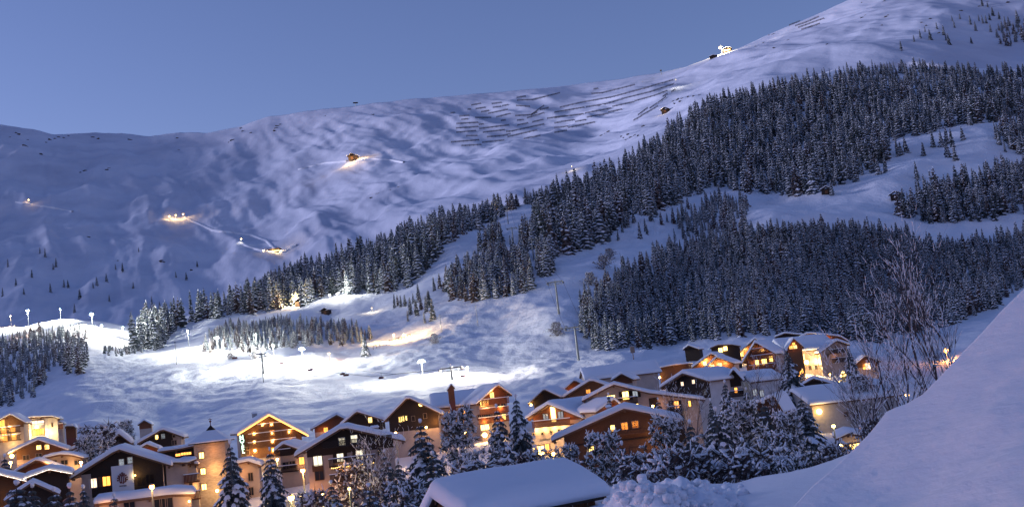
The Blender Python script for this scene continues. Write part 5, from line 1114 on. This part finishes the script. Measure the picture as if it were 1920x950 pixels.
for px, py, k, pw, col, m, lb, hd, ar in [
    (52, 583, 22, 60000, WG, 'lamp_white', 'glaring floodlight farthest left on the plateau', 1.5, 2), (113, 580, 18, 25000, WG, 'lamp_white', 'smaller white floodlight between the two big ones at left', 1.0, 1), (172, 590, 24, 80000, WG, 'lamp_white', 'very bright floodlight at the right end of the plateau', 1.7, 2),
    (191, 611, 24, 70000, WG, 'lamp_white', 'bright floodlight just below the brightest left one', 1.1, 1), (260, 598, 16, 4000, WG, 'lamp_white', 'small white lamp on a pole at the forest tip', .45, 1), (352, 621, 32, 26000, WG, 'lamp_white', 'floodlight on a tilted pole left of the knoll', 1.0, 1),
    (407, 634, 28, 36000, WG, 'lamp_white', 'large floodlight at the left foot of the wooded knoll', 1.3, 2), (480, 627, 30, 7000, WG, 'lamp_white', 'small floodlight in front of the wooded knoll', .6, 1), (512, 648, 28, 42000, WG, 'lamp_white', 'floodlight in the middle of the row under the knoll', 1.2, 1), (566, 655, 30, 52000, WG, 'lamp_white', 'biggest floodlight of the row under the knoll', 1.5, 2),
    (790, 678, 30, 34000, (1, .97, .82), 'lamp_white', 'tall piste floodlight right of the lit snow ramp', 1.3, 2), (876, 690, 16, 14000, (1, .85, .75), 'lamp_white', 'pinkish floodlight right of the lift pylon', .8, 1),
    (617, 662, 16, 3500, (1, .55, .25), 'lamp_orange', 'small orange lamp on the snow under the knoll', .5, 1), (738, 628, 12, 14000, (1, .66, .28), 'lamp_warm', 'left one of the paired golden lamps on the snow ramp', .9, 1), (757, 627, 12, 14000, (1, .6, .22), 'lamp_warm', 'right one of the paired golden lamps on the snow ramp', .8, 1),
    (697, 577, 8, 900, (1, .8, .5), 'lamp_warm', 'tiny lone lamp on the piste shoulder', .4, 1), (557, 560, 12, 16000, (1, .62, .22), 'lamp_warm', 'golden lamp by the hut at the wood edge', .9, 1), (642, 542, 14, 500, WG, 'lamp_white', 'tiny white lamp before the ridge wood', .35, 1),
    (20, 592, 14, 20000, (1, .6, .25), 'lamp_orange', 'orange lamp behind the left plateau', .8, 1), (40, 618, 14, 1500, (1, .5, .2), 'lamp_orange', 'small orange lamp among the dark trees at left', .6, 1), (230, 614, 12, 36000, WG, 'lamp_white', 'low floodlight hidden behind the bright bushes', .8, 1),
    (1774, 660, 16, 2600, (1, .36, .07), 'lamp_orange', 'orange lamp glowing through the bare twigs at right', 2.4, 1), (1072, 312, 8, 1500, (1, .75, .45), 'lamp_warm', 'tiny lamp above the forest edge on the piste', .9, 1), (1267, 150, 16, 7000, (1, .9, .7), 'lamp_warm', 'single lamp on a pole at the end of the snow barriers', 1.2, 1)]:
    tall_lamp(px, py, k, pw, col, m, lb, hd, arms=ar, names=('mountain',) if py < 320 and px > 1000 else ('hillside',), post=.1)
# extra low lamps washing the piste (rail lights of the snow gun hut and the ramp)
def small_hut(px, py, w_, label, names=('hillside',), p=0, rz=-.3, m='dark_wood', col=(1, .7, .35)):
    P = hit(px, py, names)
    if P is None: return
    e = empty('hut', label, 'hut', (P.x, P.y, P.z - .3), rz)
    MB().box(-w_, w_, -w_ * .8, w_ * .8, -1, w_ * 1.0).build('wall', M[m], e); pr = [(-w_ * 1.35, w_ * .95), (0, w_ * 1.6), (w_ * 1.35, w_ * .95)]
    MB().prism(pr + [(x, z - .15) for x, z in pr[::-1]], -w_, w_).build('roof', M['dark_wood'], e)
    V, Fc = snow_cap(pr, -w_ * 1.05, w_ * 1.05, .6, 2, .5, 9); obj('roof_snow', mesh('roof_snow', V, Fc, [M['roof_snow']], None, True), e)
    MB().box(-w_ * .3, w_ * .3, -w_ * .8 - .06, -w_ * .8 - .01, 0, w_ * .75).build('door', M['brown_wood'], e)
    if p: light(e, (-w_, -w_ * 2, w_), p, col, .4)
    return e
small_hut(566, 573, 3.2, 'dark hut beside the golden lamp at the wood edge', p=5000); small_hut(478, 582, 2.6, 'small dark hut at the foot of the ridge wood'); small_hut(612, 588, 2.4, 'tiny hut behind the wooded knoll')
small_hut(936, 374, 5, 'mid station cabin with faint light at the top of the piste', p=3000); small_hut(1550, 363, 3.6, 'small dark hut left on the bright clearing'); small_hut(1680, 373, 3.6, 'dark-faced hut at the right edge of the clearing')
small_hut(1157, 419, 3.4, 'round-roofed snowy hut between the woods'); small_hut(1907, 280, 4, 'hut at the right edge of the picture above the clearing'); small_hut(1248, 212, 6, 'rust hut glowing above the forest corner', ('mountain',), 1200, m='dark_wood')
small_hut(663, 300, 9, 'dark round-backed hut ringed by golden light on the big slope', ('mountain',), 0); small_hut(1118, 340, 4, 'tiny dark cabin on the slope left of the big wood', ('mountain', 'hillside'))
P = hit(663, 303, ('mountain',))
for dx in (-16, 16): light(None, (P.x + dx, P.y - 10, P.z + 9), 16000, (1, .62, .25), 1, 'hut_light')
# lit snow patches of the far mountain: lamps on the service road
def road_lamp(px, py, power, col, label, off=6, names=('mountain',), h=8, d_=.35):
    P = hit(px, py, names); e = empty('road_lamp', label, 'lamp', P)
    MB().tube((0, 0, -1), (0, 0, h), d_, d_ * .7, 6).build('pole', M['steel'], e); MB().ball((0, 0, h + .8), d_ * 3.2, 1, None, 8, 6).build('lamp_glass', M['lamp_warm'], e)
    light(e, (0, -3, h + 1), power, col, .5)
for px, py, pw, lb in [(318, 413, 5000, 'left'), (330, 411, 12000, 'middle'), (344, 409, 5000, 'right')]: road_lamp(px, py, pw, (1, .6, .22), lb + ' of three warm lamps lighting the service road on the dark slope')
road_lamp(54, 382, 3000, (1, .6, .3), 'tiny warm lamp far left on the dark mountain'); road_lamp(453, 457, 1600, (1, .95, .8), 'tiny white lamp left of the tunnel building')
P = hit(513, 471, ('mountain',)); e = empty('tunnel_building', 'long low dark shed with golden light along its edge on the big slope', 'shed', P, -.35)
MB().prism([(-13, -1), (-13, 3), (-11, 4.2), (11, 4.2), (13, 3), (13, -1)], -4, 4).build('wall', M['dark_wood'], e); MB().box(-13.5, 13.5, -4.6, -4.1, -1.2, .5).build('light_strip', M['win_yellow'], e)
V, Fc = snow_cap([(-12, 4.3), (12, 4.3)], -4, 4, .3, 2, .5, 9)
for dx in (-18, 0, 16): light(e, (dx, -8, 3), 4500, (1, .66, .28), .5)
# floodlit snow patch with two snow guns
def snow_gun(px, py, label):
    P = hit(px, py, ('hillside',)); e = empty('snow_gun', label, 'snow gun', P, .5)
    MB().tube((0, 0, -.3), (0, 0, 1.6), .12, .1, 6).build('stand', M['steel'], e); MB().tube((-.8, 0, 1.8), (.9, 0, 2.3), .7, .85, 10).build('barrel', M['banner_white'], e)
    light(e, (1, -5, 6), 9000, (1, .97, .85), .4)
snow_gun(618, 560, 'snow gun at the left end of the white lit strip'); snow_gun(633, 556, 'snow gun at the right end of the white lit strip')
# snow ramp with rails
P0 = hit(700, 655, ('hillside',)); P1 = hit(770, 632, ('hillside',))
mb = MB(); rp = MB()
for i in range(13):
    p = P0.lerp(P1, i / 12) - P0; rp.tube(p - Vector((0, 0, 2)), p + Vector((0, 0, 1.6)), .1, .1, 5)
    if i: rp.tube(q + Vector((0, 0, 1.6)), p + Vector((0, 0, 1.6)), .12, .12, 5)
    q = p
o = rp.build('ramp_railing', M['brown_wood']); o.location = P0; tag(o, 'brown railing running up the golden lit snow ramp', 'railing')
# street lamps of the village
def street_lamp(px, py, D, m, power, col, label, r=.26, hh=7):
    T_ = at(px, py, D); e = empty('street_lamp', label, 'street lamp', (T_.x, T_.y, T_.z - hh))
    MB().tube((0, 0, 0), (0, 0, hh), .09, .06, 8).build('pole', M['steel'], e); hd = MB().tube((0, 0, hh + r * 1.3), (0, 0, hh + r * 1.9), r * 1.3, r * .2, 10).build('lamp_hood', M['steel'], e)
    MB().ball((0, 0, hh + r * .6), r, 1, None, 10, 8).build('lamp_glass', M[m], e); light(e, (0, -r * 2.2, hh + .1), power, col, .12)
street_lamp(568, 884, 96, 'lamp_orange', 420, (1, .45, .12), 'orange street lamp before the big brown chalet', .2, 5.5)
street_lamp(285, 915, 100, 'lamp_orange', 240, (1, .5, .15), 'orange street lamp before the banner chalet', .24, 5)
street_lamp(546, 936, 92, 'lamp_warm', 110, (1, .75, .3), 'low yellow lamp at the bottom edge left of the bushes', .24, 3)
street_lamp(605, 929, 94, 'lamp_warm', 160, (1, .75, .3), 'low yellow lamp beside the brown chalet garden', .2, 3); street_lamp(655, 917, 95, 'lamp_warm', 30, (1, .75, .3), 'tiny lamp among the dark bushes', .12, 3)
light(None, at(600, 948, 84), 22, (1, .3, .12), .3, 'garden_light'); light(None, at(640, 950, 84), 15, (1, .3, .15), .3, 'garden_light')
light(None, at(117, 934, 84), 10, (1, .3, .2), .3, 'garden_light'); light(None, at(1380, 800, 84), 15, (1, .5, .42), .5, 'garden_light'); light(None, at(1395, 765, 92), 15, (1, .5, .42), .5, 'garden_light')
street_lamp(1563, 800, 100, 'lamp_warm', 25, (1, .8, .4), 'small lamp on the hall corner above the bush', .16, 3); street_lamp(1701, 742, 90, 'lamp_warm', 12, (1, .8, .4), 'tiny yellow lamp low in the bare twigs', .16, 3); street_lamp(1576, 838, 95, 'lamp_warm', 40, (1, .8, .4), 'low lamp at the lit house below the bare tree', .2, 3)
for px, py, D, pw, lb in [(152, 868, 150, 700, 'added fill lamp glowing behind the banner chalet at its left'), (20, 868, 150, 700, 'added fill lamp among the houses at the left edge'), (520, 862, 165, 700, 'added fill lamp between the hotel and the small pale chalet'), (742, 812, 185, 800, 'added fill lamp lighting the lane behind the big brown chalet'), (872, 812, 170, 900, 'added fill lamp before the tall lit hotel'),
                          (978, 846, 150, 700, 'added fill lamp beside the glowing chalet'), (1224, 762, 170, 300, 'added fill lamp in the lane before the long white chalet'), (1398, 706, 250, 700, 'added fill lamp under the upper hotel front'), (1556, 702, 255, 900, 'added fill lamp on the forecourt of the upper hotel'), (108, 846, 190, 600, 'added fill lamp between pale hotel and pink chalet')]:
    street_lamp(px, py, D, 'lamp_warm', pw, (1, .55, .2), lb, .2, 5)  # lamps added to warm and brighten the ground between the houses
# fences and walls of the village foreground
a = at(540, 946, 94); b_ = at(590, 934, 98); e = empty('snowy_fence', 'low snow-topped wall right of the low yellow lamp', 'wall', a, math.atan2(b_.y - a.y, b_.x - a.x)); L_ = (b_ - a).length
MB().box(0, L_, -.2, .2, -2.5, .3).build('wall', M['concrete'], e); V, Fc = snow_cap([(0, .3), (L_, .3)], -.25, .25, .3, 1, .2, 9); obj('wall_snow', mesh('wall_snow', V, Fc, [M['roof_snow']], None, True), e)
# snow lumps ploughed up on the field
sl = MB(); rd = random.Random(3)
for i in range(70):
    px, py = rd.uniform(1120, 1400), rd.uniform(898, 955)
    P = hit(px, py, ('snow_field',))
    if P is None: continue
    s = rd.uniform(.06, .26); sl.ball(P + Vector((0, 0, s * .25)), s, .8, i, 7, 5)
o = sl.build('snow_lumps', M['pile_snow'], smooth=True); tag(o, 'loose lumps of ploughed snow on the near field', 'snow', kind='stuff')

for o_ in bpy.data.objects:
    if o_.name.split('.')[0] in ('baluster', 'string_light', 'lettering', 'sheave', 'twigs', 'snow_load', 'crown') and o_.parent: o_['kind'] = 'stuff'
# packed service roads across the big slope: lighter ribbons lying on the snow
def road(pts, w_, name='service_road'):
    P = []
    for (x0, y0), (x1, y1) in zip(pts[:-1], pts[1:]):
        n = max(2, int(math.hypot(x1 - x0, y1 - y0) / 4))
        P += [hit(x0 + (x1 - x0) * i / n, y0 + (y1 - y0) * i / n, ('mountain',)) for i in range(n)]
    P = [p for p in P if p]; V = []; Fc = []
    for i, p in enumerate(P):
        t = (P[min(i + 1, len(P) - 1)] - P[max(i - 1, 0)]).normalized(); q = Vector((-t.y, t.x, 0)).normalized() * w_
        V += [p - q + Vector((0, 0, 2.2)), p + q + Vector((0, 0, 2.6)), p - q - Vector((0, 0, 6)), p + q - Vector((0, 0, 6))]
        if i: a = 4 * (i - 1); Fc += [(a, a + 1, a + 5, a + 4), (a, a + 4, a + 6, a + 2), (a + 1, a + 3, a + 7, a + 5)]
    tag(obj(name, mesh(name, V, Fc, [M['bank_snow']], None, True)), kind='structure')
road([(345, 408), (372, 420), (400, 432), (430, 436), (470, 441), (500, 452), (516, 468), (532, 473), (560, 458)], 2.6)
road([(668, 302), (700, 298), (735, 301), (762, 306)], 2.4); road([(30, 379), (60, 384), (100, 390), (140, 398)], 2.4); road([(448, 455), (470, 465), (498, 472)], 2.2); road([(560, 318), (610, 306), (655, 302)], 2.2)
P = hit(1188, 673, ('hillside',)); T_ = Vector(rays(1186, 648)) * P.y; e = empty('piste_sign', 'small sign on a post at the edge of the wood above the long barn', 'sign', P); h = T_.z - P.z
MB().tube((0, 0, -.5), (0, 0, h), .13, .1, 6).build('post', M['brown_wood'], e); MB().box(-.7, .7, -.2, -.1, h - 2.2, h - .2).build('board', M['frame_wood'], e)
